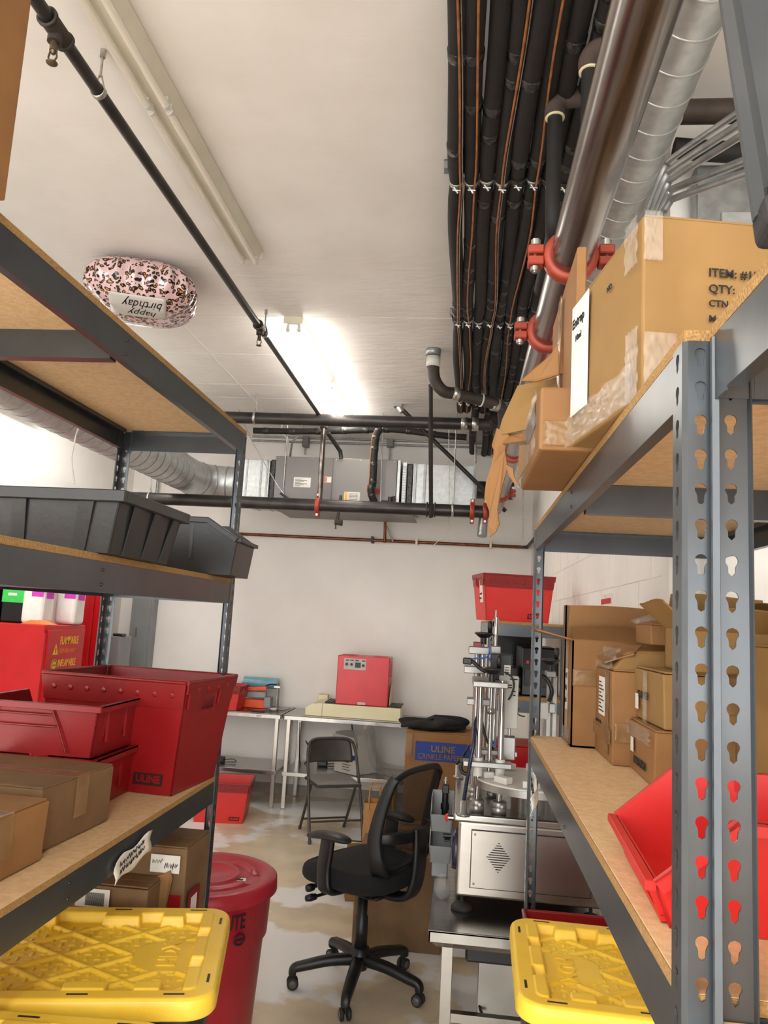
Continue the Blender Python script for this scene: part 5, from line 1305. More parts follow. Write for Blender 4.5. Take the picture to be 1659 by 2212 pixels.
b = MB(); b.box(.40, .43, -.004, .06, .06, 1.60); b.build('hinge_side', 'redmetal', t)
ztop = 1.656; xo = xd + 2.86
for lab, x, y in (('black crate with green label on top of the flammable cabinet, left one', xo - 3.46, 5.52), ('black crate with green label on top of the flammable cabinet, right one', xo - 3.20, 5.55)):
    t = thing('black_crate', lab, 'crate', (x, y, ztop)); MB().box(-.12, .12, -.14, .14, 0, .34, .012, 2).build('case', 'black_gl', t)
    lb = rectp((-.115, -.1425, .15), X_, Z_, .23, .12, .001).build('green_label', 'green', t)
    rectp((-.07, -.1440, .20), X_, Z_, .07, .02).build('white_sticker', 'paper', lb)
for lab, x, y in (('white plastic jug with magenta label on the flammable cabinet, left one', xo - 3.03, 5.42), ('white plastic jug with magenta label on the flammable cabinet, right one', xo - 2.95, 5.74)):
    t = thing('plastic_jug', lab, 'jug', (x, y, ztop + .001)); b = MB(); b.box(-.085, .085, -.085, .085, 0, .26, .03, 4); b.lathe([(.08, .24), (.06, .30), (.028, .335), (.028, .36), (0, .36)], seg=24); b.build('jug_body', 'jug', t)
    MB().tube(smooth_path([(.02, -.03, .33), (.07, -.06, .32), (.085, -.07, .26)], 4), .012, 8).build('jug_handle', 'jug', t)
    MB().lathe([(.032, .345), (.032, .375), (0, .376)], seg=20).build('cap', 'pink', t)
    rectp((-.01, -.0865, .20), X_, Z_, .09, .09).build('label_sticker', 'pink', t); rectp((.0865, -.05, .19), Y_, Z_, .10, .10).build('label_sticker', 'pink', t)
t = thing('orange_sheet', 'crumpled orange brown paper sheet under the white jugs', 'paper', (xo - 2.98, 5.36, ztop))
MB().poly([(-.10, -.06, .0), (.06, -.06, .0), (.14, .02, .002), (0, .0, .05)], .002).build('sheet', K['oprint'], t)
t = thing('red_steel_door', 'tall open red steel door beyond the flammable cabinet', 'door', (at(168, 1400, 6.47).x, 6.45, 0))
b = MB(); b.box(-.06, .0, 0, .42, .02, 2.3, .003, 1); b.box(0, .08, 0, .03, .02, 2.3, .003, 1); b.box(.08, .12, -.02, .05, .02, 2.3, .006, 1); b.box(.12, .175, .0, .04, .02, 2.3, .003, 1); b.build('door_leaf', 'redmetal', t)
t = thing('grey_locker', 'short grey steel locker with a black cap on top in the far left corner', 'locker', (at(231, 1400, 7.03).x, 7.15, 0))
b = MB(); b.box(-.12, .12, -.12, .14, 0, 1.53, .005, 1); b.build('locker_body', 'grey', t); b = MB(); b.box(.03, .13, -.10, .0, 1.53, 1.555, .01, 2); b.build('cap', 'black', t)
t = thing('electrical_panel', 'tall grey electrical panel with latch on the back wall', 'electrical panel', (at(303, 1380, 7.87).x, 7.99, 0))
b = MB(); b.box(-.13, .11, -.12, 0, 1.05, 2.05, .004, 1); b.build('panel_box', 'grey', t)
b = MB(); b.box(-.085, .085, -.126, -.12, 1.10, 1.99, .002, 1); d_ = b.build('door', 'grey', t)
b = MB(); b.box(-.062, -.045, -.132, -.125, 1.50, 1.60, .004, 1); b.build('latch', 'chrome', d_)
b = MB(); p = at(319, 1053, 7.96); b.cyl((p.x - .05, -.06 + 0, 2.05) if False else (0, -.06, 2.05), (0, -.06, 3.3), .017, seg=12); b.build('conduit', 'galv2', t)

# ---------------------------------------------------------------- ceiling lights
def fixture(label, x, y0, lit, z=CEIL, n=2, W=.125, tubes=(-.036, .036)):
    t = thing('fluorescent_fixture', label, 'ceiling light', (x, y0, z)); Lf = n * 1.235 + .02
    b = MB(); b.hexa([(-W * .30, 0, -.055), (W * .30, 0, -.055), (W * .30, Lf, -.055), (-W * .30, Lf, -.055), (-W / 2, 0, -.002), (W / 2, 0, -.002), (W / 2, Lf, -.002), (-W / 2, Lf, -.002)], .002, 1)
    b.box(-W / 2, W / 2, -.004, 0, -.05, -.002); b.box(-W / 2, W / 2, Lf, Lf + .004, -.05, -.002); b.build('housing', 'lampwhite', t)
    for k in range(n):
        for x_ in tubes:
            ya = .02 + k * 1.235; b = MB(); b.cyl((x_, ya + .012, -.082), (x_, ya + 1.195, -.082), .0135, seg=16); b.build('tube', 'tube_on' if lit else 'tube_off', t)
            b = MB()
            for yy in (ya, ya + 1.195): b.cyl((x_, yy, -.082), (x_, yy + .012, -.082), .0145, seg=16); b.box(x_ - .010, x_ + .010, yy - .004, yy + .012, -.085, -.05, .003, 1)
            b.build('lampholder', 'white', t)
fixture('double fluorescent fixture, unlit, on the ceiling nearest to the camera', -1.20, 1.24, False)
fixture('double fluorescent fixture, glowing brightly, in the middle of the ceiling', -1.17, 4.62, True)
fe = atz(112, 895, 3.42)
fixture('fluorescent fixture with pull cord above the round duct at the left', fe.x, fe.y - 2.5, False, z=3.44, W=.22)
fixture('added lit fluorescent fixture, unseen behind the camera, to brighten the ceiling', -1.2, -1.7, True, z=3.42, n=1)  # extra lamp out of view, put in to brighten the ceiling
tag(MB().tube([(fe.x, fe.y - .3, 3.43), (fe.x, fe.y - .3, CEIL)], .003, 6).build('hanging_wire', 'zinc'), 'thin wire holding up the left fluorescent fixture', 'wire')
tag(MB().tube(smooth_path([Vector((fe.x, fe.y - .15, 3.37)), at(165, 900, 4.0), at(163, 945, 4.0), at(155, 985, 4.0), at(156, 1010, 4.0), at(161, 1045, 4.0)], 6), .0045, 8).build('pull_cord', 'white'), 'white pull cord hanging behind the left rack', 'cord')

# balloon against the ceiling
bc = Vector((-1.90, 3.97, CEIL - .145))
t = thing('foil_balloon', 'leopard print foil balloon with black script floating against the ceiling', 'balloon', bc, math.radians(20))
def bal(u, v):
    a = 2 * PI * u; ph = PI * v - PI / 2; e = 3.4
    c_, s_ = math.cos(a), math.sin(a); k = (abs(c_) ** e + abs(s_) ** e) ** (-1 / e)
    q = math.cos(ph) ** .75; wr_ = 1 + .035 * math.sin(22 * a) * (abs(q) ** 8)
    return (.30 * c_ * k * q * wr_, .30 * s_ * k * q * wr_, .15 * math.sin(ph))
MB().grid(bal, 180, 40).build('foil', 'leopard', t)
def bel(x, y):
    r = max(abs(x), abs(y)) / .30; q = min(.98, r) ** (1 / .75); return -.15 * math.sqrt(max(0, 1 - q * q)) - .002
b = MB(); b.grid(lambda u, v: (lambda x, y: (x, y, bel(x, y)))((u - .5) * .30, -.235 + .20 * v), 14, 12, thick=-.0006); pt_ = b.build('white_patch', 'white', t)
def script(s_, size, x, y):
    c_ = bpy.data.curves.new('t', 'FONT'); c_.body = s_; c_.size = size; c_.shear = .4; c_.extrude = .0002; c_.resolution_u = 2
    o = bpy.data.objects.new('t', c_); COL.objects.link(o); bpy.context.view_layer.update()
    me = bpy.data.meshes.new_from_object(o.evaluated_get(bpy.context.evaluated_depsgraph_get())); bpy.data.objects.remove(o)
    for v in me.vertices:
        X = x - v.co.x * .9; Y = y + v.co.y * 1.3; X, Y = -X * -1, Y; v.co = Vector((X, Y, bel(X, Y) - .003))
    me.materials.clear(); me.materials.append(K['ink']); o = bpy.data.objects.new('lettering', me); COL.objects.link(o); o.parent = pt_
script('happy', .07, .10, -.12); script('birthday', .07, .135, -.205)
# ---------------------------------------------------------------- pipes
def pipe_thing(nm, lab, cat, pts, r, mt, seg=20, group=None, k=1, part='pipe', org=None):
    o0 = Vector(org) if org is not None else Vector(pts[0])
    t = thing(nm, lab, cat, o0, 0, group)
    P = smooth_path(pts, k) if k > 1 else [Vector(p) for p in pts]
    MB().tube([p - o0 for p in P], r, seg).build(part, mt, t); return t
def ring(t, c, ax, r, ln, mt, nm, th=.004, seg=24):
    o0 = t.location; c = Vector(c) - o0
    return MB().lathe([(r, -ln / 2), (r + th, -ln / 2), (r + th, ln / 2), (r, ln / 2)], c, seg, ax).build(nm, mt, t)
def sprinkler(t, c):
    c = Vector(c) - t.location; b = MB()
    b.cyl(c, c - Vector((0, 0, .03)), .012, seg=12); b.cyl(c - Vector((0, 0, .03)), c - Vector((0, 0, .04)), .010, .006, seg=6)
    b.tube([c - Vector((.010, 0, .03)), c - Vector((.014, 0, .05)), c - Vector((.004, 0, .07))], .003, 6); b.tube([c - Vector((-.010, 0, .03)), c - Vector((-.014, 0, .05)), c - Vector((-.004, 0, .07))], .003, 6)
    b.lathe([(0, -.070), (.016, -.072), (.018, -.069), (0, -.067)], c, 12); return b.build('sprinkler_head', 'headmetal', t)
def hanger(t, c, r, ax=(0, 1, 0), top=CEIL):
    c = Vector(c) - t.location; b = MB(); tz = top - t.location.z
    b.lathe([(r + .001, -.010), (r + .004, -.010), (r + .004, .010), (r + .001, .010)], c, 24, ax)
    sd = Vector(ax).cross(Z_)
    for s in (-1, 1): b.tube([c + sd * s * r * .95 + Z_ * r * .3, c + sd * s * .004 + Z_ * (r + .04)], .003, 6)
    b.cyl(c + Z_ * (r + .035), (c.x, c.y, tz), .0045, seg=8); b.cyl((c.x, c.y, tz - .03), (c.x, c.y, tz), .010, seg=10); return b.build('hanger', 'zinc', t)
SX = -1.325; SZ = 3.59
t = pipe_thing('sprinkler_pipe', 'thin black sprinkler pipe running along the left part of the ceiling', 'pipe', [(SX, -1.0, SZ), (SX, 6.72, SZ)], .0215, 'blkpipe')
for y in (2.0, 4.42):
    c = Vector((SX, y, SZ)) - t.location
    b = MB(); b.cyl(c - Y_ * .05, c + Y_ * .05, .029); b.lathe([(.026, -.005), (.033, -.005), (.033, .005), (.026, .005)], c - Y_ * .05, 20, (0, 1, 0)); b.lathe([(.026, -.005), (.033, -.005), (.033, .005), (.026, .005)], c + Y_ * .05, 20, (0, 1, 0)); b.cyl(c, c - Z_ * .045, .022); b.build('tee_fitting', 'castiron', t)
    sprinkler(t, (SX, y, SZ - .045))
hanger(t, (SX, 2.28, SZ), .022); hanger(t, (SX, 4.52, SZ), .022)
# dropper from the branch to the low main, arm behind it
t = pipe_thing('sprinkler_drop', 'grey vertical sprinkler drop pipe in front of the air handler', 'pipe', [at(700, 915, 6.74), at(690, 1085, 6.74)], .024, 'steelpipe')
c = t.location; b = MB(); b.lathe([(.024, 0), (.034, 0), (.036, -.05), (.030, -.07), (.024, -.07)], (0, 0, .02), 20); b.build('tee_fitting', 'castiron', t)
pipe_thing('offset_pipe', 'short black sprinkler arm sloping down behind the vertical drop pipe', 'pipe', [at(708, 935, 6.80), at(735, 975, 7.0), at(737, 990, 7.0)], .020, 'blkpipe')
# upper horizontal drain
LY = 6.40; LZ = 3.535
t = pipe_thing('drain_pipe', 'thick black drain pipe crossing the room below the ceiling, front of the air handler', 'pipe', [(-2.6, LY, LZ), (.02, LY, LZ)], .052, 'blkpipe', 28)
for x in (-.05, .045): ring(t, (x, LY, LZ), (1, 0, 0), .053, .055, 'zinc', 'band_coupling', .006)
b = MB(); b.tube([Vector(p) - t.location for p in smooth_path([(.02, LY, LZ), (.14, LY, LZ), (.20, LY - .03, LZ), (.225, LY - .10, LZ + .02)], 4)], .052, 20); b.build('elbow', 'castiron', t)
hanger(t, (-.34, LY, LZ), .053, (1, 0, 0)); hanger(t, (-1.9, LY, LZ), .053, (1, 0, 0))
# curved cast iron pipe from the ceiling
P = [at(936, 752, 5.18), at(936, 790, 5.18), at(940, 822, 5.18), at(958, 845, 5.2), at(985, 851, 5.24), at(1030, 862, 5.3), at(1075, 875, 5.36), at(1086, 890, 5.5), at(1086, 925, 5.9), at(1075, 935, 6.25)]
t = pipe_thing('elbow_pipe', 'black cast iron pipe dropping out of the ceiling and bending right', 'pipe', P, .042, 'castiron', 24, k=6)
ring(t, at(936, 760, 5.18), (0, 0, 1), .043, .06, 'galv2', 'ceiling_collar', .010); ring(t, at(936, 782, 5.18), (0, 0, 1), .043, .075, 'white', 'sleeve', .006)
d1 = (at(1030, 862, 5.3) - at(985, 851, 5.24)).normalized()
ring(t, at(984, 850.5, 5.24), d1, .043, .05, 'zinc', 'band_coupling', .005); ring(t, at(1070, 874, 5.355), d1, .043, .05, 'zinc', 'band_coupling', .005); ring(t, at(1040, 864.5, 5.315), d1, .044, .012, 'white', 'hanger_strap', .004)
# sway braces
t = pipe_thing('brace_pipe', 'thin black upright brace pipe clamped to the low main', 'pipe', [at(930, 822, 5.98), at(931, 1117, 6.66)], .019, 'blkpipe')
b = MB(); c = Vector((at(931, 1100, 6.75).x, 6.75, 2.828)) - t.location
for dx in (-.035, .035): b.lathe([(.060, -.006), (.068, -.006), (.068, .006), (.060, .006)], c + Vector((dx, 0, 0)), 24, (1, 0, 0))
b.build('u_bolt', 'castiron', t)
t = pipe_thing('brace_pipe', 'black diagonal brace pipe from the ceiling down to the right', 'pipe', [at(862, 878, 6.60), at(1092, 1104, 6.93)], .019, 'blkpipe')
b = MB(); b.box(-.05, .03, -.03, .03, -.01, .06, .004, 1); b.cyl((.0, 0, .0), (.03, 0, -.05), .026); b.build('ceiling_clamp', 'zinc', t)
# low main with grooved couplings
MY = 6.75; MZ = 2.828
t = pipe_thing('main_pipe', 'long black sprinkler main crossing in front of the air handler', 'pipe', [(-3.3, MY, MZ), (.11, MY, MZ)], .056, 'blkpipe', 28)
def coupling(t, c, ax, r, sd, nm='grooved_coupling', mt='orange_c', s=1.0):
    c = Vector(c) - t.location; ax = Vector(ax).normalized(); sd = Vector(sd).normalized(); up = ax.cross(sd)
    b = MB(); b.lathe([(r, -.024 * s), (r + .016 * s, -.024 * s), (r + .020 * s, -.012 * s), (r + .020 * s, .012 * s), (r + .016 * s, .024 * s), (r, .024 * s)], c, 32, ax)
    for k in (-1, 1):
        for g in (-1, 1):
            o = c + sd * k * (r + .018 * s); w_ = .030 * s
            P = [o - ax * w_ * .7 + up * g * .004, o + ax * w_ * .7 + up * g * .004, o + ax * w_ * .7 + sd * k * .045 * s + up * g * .004, o - ax * w_ * .7 + sd * k * .045 * s + up * g * .004]
            b.hexa(P + [p + up * g * .026 * s for p in P], .003, 1)
    o_ = b.build(nm, mt, t)
    for k in (-1, 1):
        b = MB(); o = c + sd * k * (r + .042 * s); b.cyl(o - up * .055 * s, o + up * .05 * s, .007 * s, seg=10); b.cyl(o - up * .052 * s, o - up * .035 * s, .014 * s, seg=6); b.cyl(o + up * .032 * s, o + up * .045 * s, .014 * s, seg=6)
        b.build('bolt', 'zinc', o_)
coupling(t, (at(687, 1092, MY).x, MY, MZ), (1, 0, 0), .056, (0, 0, 1), s=.85); coupling(t, (.05, MY, MZ), (1, 0, 0), .056, (0, 0, 1), s=.85)
hanger(t, (at(978, 1100, MY).x, MY, MZ), .057, (1, 0, 0)); hanger(t, (-2.95, MY, MZ), .057, (1, 0, 0), 3.4)
t = pipe_thing('branch_pipe', 'black pipe stub ending behind the torn carton flap, orange coupling on it', 'pipe', [(.11, MY, MZ), (.18, MY, MZ), (.24, MY - .01, MZ + .02), (.258, MY - .11, MZ + .03)], .056, 'blkpipe', 24, k=5)
coupling(t, (.165, MY, MZ), (1, .0, .1), .056, (0, .0, 1), s=.8)
pipe_thing('capped_stub', 'short grey pipe end hanging below the right end of the low main', 'pipe', [at(1045, 1110, 6.8), at(1041, 1158, 6.75)], .042, 'galv2')
# big bare steel main along the right
BX, BZ, BR = .258, 2.858, .057
t = pipe_thing('steel_main_pipe', 'big bare steel pipe with orange couplings running overhead on the right', 'pipe', [(BX, -1.2, BZ), (BX, 6.62, BZ)], BR, 'steelpipe', 48)
for y in (2.02, 2.57, 4.42, 5.9): coupling(t, (BX, y, BZ), (0, 1, 0), BR, (1, 0, 0), s=.95)
for y in (2.85,): pass
# spiral duct
DX, DZ, DR = .515, 3.44, .098
t = thing('spiral_duct', 'galvanised spiral duct beside the big steel pipe', 'duct', (DX, 0, DZ))
MB().tube([(0, -1.2, 0), (0, 6.0, 0)], DR, 48).build('duct_wall', 'galv', t)
pts = [(DR * math.cos(a), -1.2 + a / (2 * PI) * .127, DR * math.sin(a)) for a in [i * .22 for i in range(int(7.1 / .127 * 2 * PI / .22))]]
MB().tube(pts, .0042, 5).build('spiral_seam', 'galv', t)
# insulated pipe bundle under the ceiling
g = random.Random(3)
for i in range(8):
    x0 = -.095 + i * .0625; r = .0335; z0 = CEIL - .10
    ph = g.uniform(0, 6); yend = 7.96 if i in (2, 4, 5, 6) else 6.3
    P = []
    for k in range(60):
        y = -.8 + (yend + .8) * k / 59; cl_ = min(abs(y - q) for q in (-.1, 1.4, 2.93, 4.42, 6.05))
        wv = min(1, cl_ / .3)
        P.append(Vector((x0 + .007 * math.sin(y * 3.1 + ph) * wv + .006 * math.sin(y * 1.2), y, z0 + .010 * math.sin(y * 2.3 + ph * 2) * wv - .012 * wv)))
    ord_ = ('first', 'second', 'third', 'fourth', 'fifth', 'sixth', 'seventh', 'eighth')[i]
    t = thing('insulated_pipe', 'black foam insulated pipe under the ceiling, %s of the bundle counted from the left' % ord_, 'pipe', P[0], 0, 'insulated pipe bundle')
    o0 = P[0]; cl2 = lambda y: min(abs(y - q) for q in (-.1, 1.4, 2.93, 4.42, 6.05))
    MB().tube([p - o0 for p in P], [r * (.80 if cl2(p.y) < .08 else 1) for p in P], 14).build('foam_sleeve', 'foam', t)
    b = MB()
    for k in range(5, 58):
        if g.random() < .30:
            d = (P[k + 1] - P[k]).normalized(); b.lathe([(r, -.022), (r + .0025, -.02), (r + .002, .02), (r, .022)], P[k] - o0, 14, d)
    build_each(b, 'tape_band', 'foamtape', t)
    for q in (2.93, 4.42, 6.05):
        p = min(P, key=lambda v: abs(v.y - q)) - o0; b = MB()
        b.lathe([(r * .84, -.012), (r * .92, -.012), (r * .92, .012), (r * .84, .012)], p, 16, (0, 1, 0)); b.tube([p + Vector((-.008, 0, -r * .9)), p + Vector((.01, .004, -r - .02))], .006, 6); b.cyl(p + Vector((-.014, .0, -r - .008)), p + Vector((.018, .0, -r - .010)), .004, seg=8)
        b.build('pipe_clamp', 'zinc', t)
    if i in (0, 1, 3, 5):
        W_ = [p - o0 + Vector((.008 + .010 * math.sin(p.y * 2.7 + i), 0, -r - .004)) for p in P]
        MB().tube(W_, .0045, 6).build('copper_line', 'copperwire', t)
        MB().tube([w_ + Vector((.009, 0, .004)) for w_ in W_], .003, 6).build('copper_line', 'zinc', t) if i in (0, 3) else None
for lab, y in (('nearer galvanised channel holding up the insulated pipes', 2.90), ('middle galvanised channel holding up the insulated pipes', 4.39), ('farther galvanised channel holding up the insulated pipes', 6.02)):
    t = thing('strut_channel', lab, 'bracket', (.12, y, CEIL - .055)); b = MB()
    b.box(-.27, .40, -.02, .02, .015, .018); b.box(-.27, .40, -.02, -.017, -.02, .018); b.box(-.27, .40, .017, .02, -.02, .018); b.build('channel', 'galv2', t)
    b = MB(); 
    for x in (-.25, .38): b.cyl((x, 0, 0), (x, 0, .055), .005, seg=8)
    b.build('rod', 'zinc', t)
# brown elbows with drops
for lab, px, y0, Y, dl in (('brown insulated elbow with black drop, left of the big steel pipe', 1199, 250, 2.42, .40), ('higher brown insulated elbow tucked against the big steel pipe', 1274, 150, 2.14, .22)):
    a = at(px, y0, Y); t = thing('insulated_elbow', lab, 'pipe', a)
    b = MB(); b.tube(smooth_path([(0, 0, -.005), (0, 0, .03), (.02, 0, .06), (.055, 0, .068), (.085, 0, .068)], 5), .034, 18); b.build('elbow_cover', 'brownfit', t)
    b = MB(); b.lathe([(.024, 0), (.033, 0), (.033, .005), (.024, .005)], (0, 0, -.010), 20); b.build('foam_edge', 'cream', t)
    b = MB(); b.tube(smooth_path([(0, 0, 0), (0, 0, -dl * .5), (0, 0, -dl + .05), (0.005, .03, -dl), (.01, .12, -dl), (.01, .5, -dl)], 5), .025, 14); b.build('foam_sleeve', 'foam', t)
    b = MB(); b.cyl((.08, 0, .068), (.20, 0, .068), .026); b.build('foam_sleeve', 'foam', t)
# pipes and conduits in the recess at the upper right
pipe_thing('drain_pipe', 'black drain pipe crossing at the upper right, upper of two', 'pipe', [(.66, 2.45, 3.60), (1.88, 2.45, 3.60)], .040, 'castiron', 20)
pipe_thing('insulated_pipe', 'sagging foam insulated pipe just below the black drain pipe at the upper right', 'pipe', [(.66, 2.50, 3.50), (.9, 2.50, 3.48), (1.2, 2.5, 3.49), (1.88, 2.50, 3.50)], .035, 'foam', 16, k=5)
pipe_thing('drain_pipe', 'black pipe near the top edge right of the spiral duct', 'pipe', [(.66, 1.75, 3.62), (1.88, 1.75, 3.62)], .03, 'castiron', 16)
t = thing('metal_soffit_box', 'pale sheet metal box with pressed ribs behind the conduits, upper right', 'duct', (1.25, 2.58, 2.95))
b = MB(); b.box(-.5, .6, -.03, .05, 0, .52, .004, 1); b.build('box_body', 'galv2', t)
b = MB(); b.box(-.42, .0, -.038, -.03, .10, .34, .003, 1)
for i in range(4): b.box(-.45, .55, -.040, -.03, .03 + .018 * i, .038 + .018 * i)
b.build('pressed_rib', 'galv', t)
for i, lab in enumerate(('uppermost', 'second', 'third', 'fourth', 'lowest')):
    dy = .0 + i * .012; y = 1.66 - i * .03
    a = at(1405 + i * 10, 440 + i * 0, y + .1); bnd = at(1440 + i * 3, 350 + i * 20, y + .1); e = at(1600, 240 + i * 27 + (30 if i > 2 else 0), y - .22); e2 = e + (e - bnd) * .5
    tt_ = pipe_thing('conduit', '%s of the bent metal conduits at the upper right, above the marked carton' % lab, 'conduit', [a + (a - bnd) * 1.6, a, a.lerp(bnd, .8), bnd.lerp(e, .12), e, e2], .0075 + .001 * (i % 2), 'galv2', 12, 'bent conduits upper right', k=5)

# ---------------------------------------------------------------- air handler and ducts
HY = 7.02
a = at(597, 985, HY); c = at(855, 1083, HY)
hz1, hz0 = a.z, at(597, 1088, HY).z; hx0, hx1 = a.x, c.x
t = thing('air_handler', 'long grey air handling unit hanging under the ceiling at the back wall', 'air conditioner', (hx0, HY, hz0)); HL = hx1 - hx0; HH = hz1 - hz0
b = MB(); b.box(0, HL, 0, .72, 0, HH, .004, 1); b.build('cabinet', 'hvac', t)
for x0, x1 in ((.004, HL * .475), (HL * .48, HL * .83), (HL * .835, HL - .004)):
    b = MB(); b.box(x0, x1, -.006, 0, .004, HH - .006, .002, 1); pn = b.build('access_panel', 'hvac', t)
    if x0 < .01:
        o = rectp((.19, -.0075, HH * .36), X_, Z_, .165, .095).build('rating_plate', 'paper', pn)
        s = MB()
        for i in range(7): s.box(.20, .26 + .03 * (i % 3), -.009, -.0082, HH * .36 + .01 + i * .011, HH * .36 + .014 + i * .011)
        s.build('printed_lines', 'ink', o)
    elif x0 < HL * .6:
        o = rectp((x0 - .075, -.0075, HH * .48), X_, Z_, .062, .055).build('warning_sticker', 'paper', pn); s = MB(); s.box(x0 - .073, x0 - .055, -.009, -.008, HH * .48 + .004, HH * .48 + .05); s.build('sticker_band', 'oprint', o)
        o = rectp((x0 + .12, -.0075, .045), X_, Z_, .15, .095).build('warning_sticker', 'paper', pn)
        s = MB(); s.box(x0 + .124, x0 + .15, -.009, -.008, .05, .135); s.build('sticker_band', 'yprint', o)
        s = MB()
        for i in range(6): s.box(x0 + .165, x0 + .25, -.009, -.008, .055 + i * .013, .059 + i * .013)
        s.build('printed_lines', 'ink', o)
    else:
        b = MB(); b.cyl((x0 + .02, -.006, HH * .33), (x0 + .02, -.009, HH * .33), .030, seg=24); b.build('round_sticker', 'red', pn)
b = MB()
for x in (.03, HL * .3, HL * .5, HL * .7, HL - .03):
    for z in (.012, HH - .014): b.cyl((x, -.006, z), (x, -.009, z), .005, seg=8)
build_each(b, 'screw', 'zinc', t)
b = MB(); b.box(.0, HL + .16, .0, .75, -.035, -.030); b.box(0, HL + .16, 0, .004, -.035, -.012); b.build('drip_pan', 'hvac', t)
b = MB(); b.box(HL, HL + .03, -.006, .6, 0, HH, .003, 1); b.box(HL + .05, HL + .09, -.004, .6, .0, HH - .02, .003, 1)
for i in range(16): b.box(HL + .055, HL + .085, -.012, .0, .02 + i * .025, .035 + i * .025, .003, 1)
b.build('filter_rack', 'galv', t)
b = MB(); b.box(HL + .09, HL + .15, .01, .58, .01, HH - .03, .01, 1); b.build('flex_connector', 'foamtape', t)
b = MB(); b.box(-.055, 0, .02, .60, .0, HH - .03, .01, 1); b.build('flex_connector', 'foamtape', t)
# duct runs at both ends
xr0 = hx1 + .15; xr1 = at(1026, 1050, HY).x
t = thing('rectangular_duct', 'galvanised square duct to the right of the air handler', 'duct', (xr0, HY, hz0 + .01))
b = MB(); b.box(0, xr1 - xr0, .01, .55, 0, HH - .04, .002, 1); b.build('duct_wall', 'galv', t)
b = MB()
for x in (.01, .10, xr1 - xr0 - .02): b.box(x, x + .022, -.004, .56, -.008, HH - .03, .002, 1)
build_each(b, 'duct_flange', 'galv2', t)
t = thing('dark_vent_duct', 'short dark round duct right of the square duct', 'duct', (xr1 + .02, HY + .2, hz0 + .24))
MB().cyl((0, 0, 0), (.35, 0, 0), .085, seg=28).build('duct_wall', 'binblk', t)
xl = hx0 - .055; xl0 = at(516, 1050, HY).x
t = thing('duct_transition', 'square galvanised duct box left of the air handler', 'duct', (xl0, HY, hz0 + .005))
b = MB(); b.box(0, xl - xl0, .0, .56, 0, HH - .05, .002, 1); b.build('duct_wall', 'galv', t)
b = MB()
for x in (.06, xl - xl0 - .09, xl - xl0 - .03): b.box(x, x + .018, -.004, .565, -.006, HH - .045, .002, 1)
build_each(b, 'duct_flange', 'galv2', t)
RD = .165; rz_ = hz0 + (HH - .05) / 2; ry = HY + .17; RXc = -2.62
P = [(xl0 + .02, ry, rz_), (-2.30, ry, rz_), (-2.45, ry - .03, rz_), (-2.56, ry - .12, rz_), (-2.61, ry - .26, rz_), (RXc, ry - .50, rz_), (RXc - .02, 4.6, rz_), (RXc - .04, 2.4, rz_)]
t = thing('round_duct', 'large round galvanised spiral duct curving along the left wall to the air handler', 'duct', P[0])
SP = smooth_path(P, 6); o0 = Vector(P[0])
MB().tube([p - o0 for p in SP], RD, 48).build('duct_wall', 'galv', t)
b = MB()
for p, d in ((0, 1), (4, 1), (8, 1), (14, 1), (22, 1), (26, 1)): 
    dd = (SP[min(p + 1, len(SP) - 1)] - SP[max(p - 1, 0)]).normalized(); b.lathe([(RD, -.008), (RD + .006, 0), (RD, .008)], SP[p] - o0, 48, dd)
y = 6.55
while y > 2.45:
    x = RXc - .04 * (6.55 - y) / 4.1; b.lathe([(RD - .001, -.004), (RD + .0045, 0), (RD - .001, .004)], Vector((x, y, rz_)) - o0, 48, Vector((.10, 1, .10))); y -= .135
build_each(b, 'duct_seam', 'galv2', t)
# second insulated line and vertical wrapped line set
pts = [at(548, 930, 6.95), at(650, 932, 6.95), at(760, 930, 6.95), at(850, 928, 6.95), at(950, 940, 6.95), at(1008, 945, 6.95)]
t = pipe_thing('insulated_pipe', 'wrapped black insulated pipe just behind the thick black drain pipe', 'pipe', pts, .030, 'foam', 14, k=6)
b = MB(); SPp = smooth_path(pts, 6)
for i in range(2, len(SPp) - 2, 3): b.lathe([(.030, -.03), (.033, -.025), (.033, .025), (.030, .03)], SPp[i] - t.location, 14, (1, 0, 0))
build_each(b, 'tape_band', 'foamtape', t)
pts = [at(820, 925, 6.9), at(812, 945, 6.88), at(808, 985, 6.87), at(805, 1040, 6.87), at(801, 1060, 6.87), at(808, 1085, 6.92)]
t = pipe_thing('line_set', 'black wrapped refrigerant line set hanging down the front of the air handler', 'pipe', pts, .035, 'foam', 14, k=6)
MB().tube([p - t.location + Vector((-.030, -.02, 0)) for p in smooth_path(pts, 6)], .005, 6).build('copper_line', 'copperwire', t)
b = MB(); SPp = smooth_path(pts, 6)
for i in range(2, len(SPp) - 2, 4): b.lathe([(.035, -.02), (.038, -.018), (.038, .018), (.035, .02)], SPp[i] - t.location, 14, (0, 0, 1))
build_each(b, 'tape_band', 'foamtape', t)
t = thing('shutoff_valve', 'small black valve group at the foot of the refrigerant line set', 'valve', at(838, 1085, 6.95))
b = MB(); b.cyl((-.06, 0, 0), (.06, 0, 0), .016); b.cyl((.02, 0, -.02), (.02, 0, .05), .022); b.cyl((.05, 0, 0), (.05, 0, .06), .012); b.build('valve_body', 'blkpipe', t)
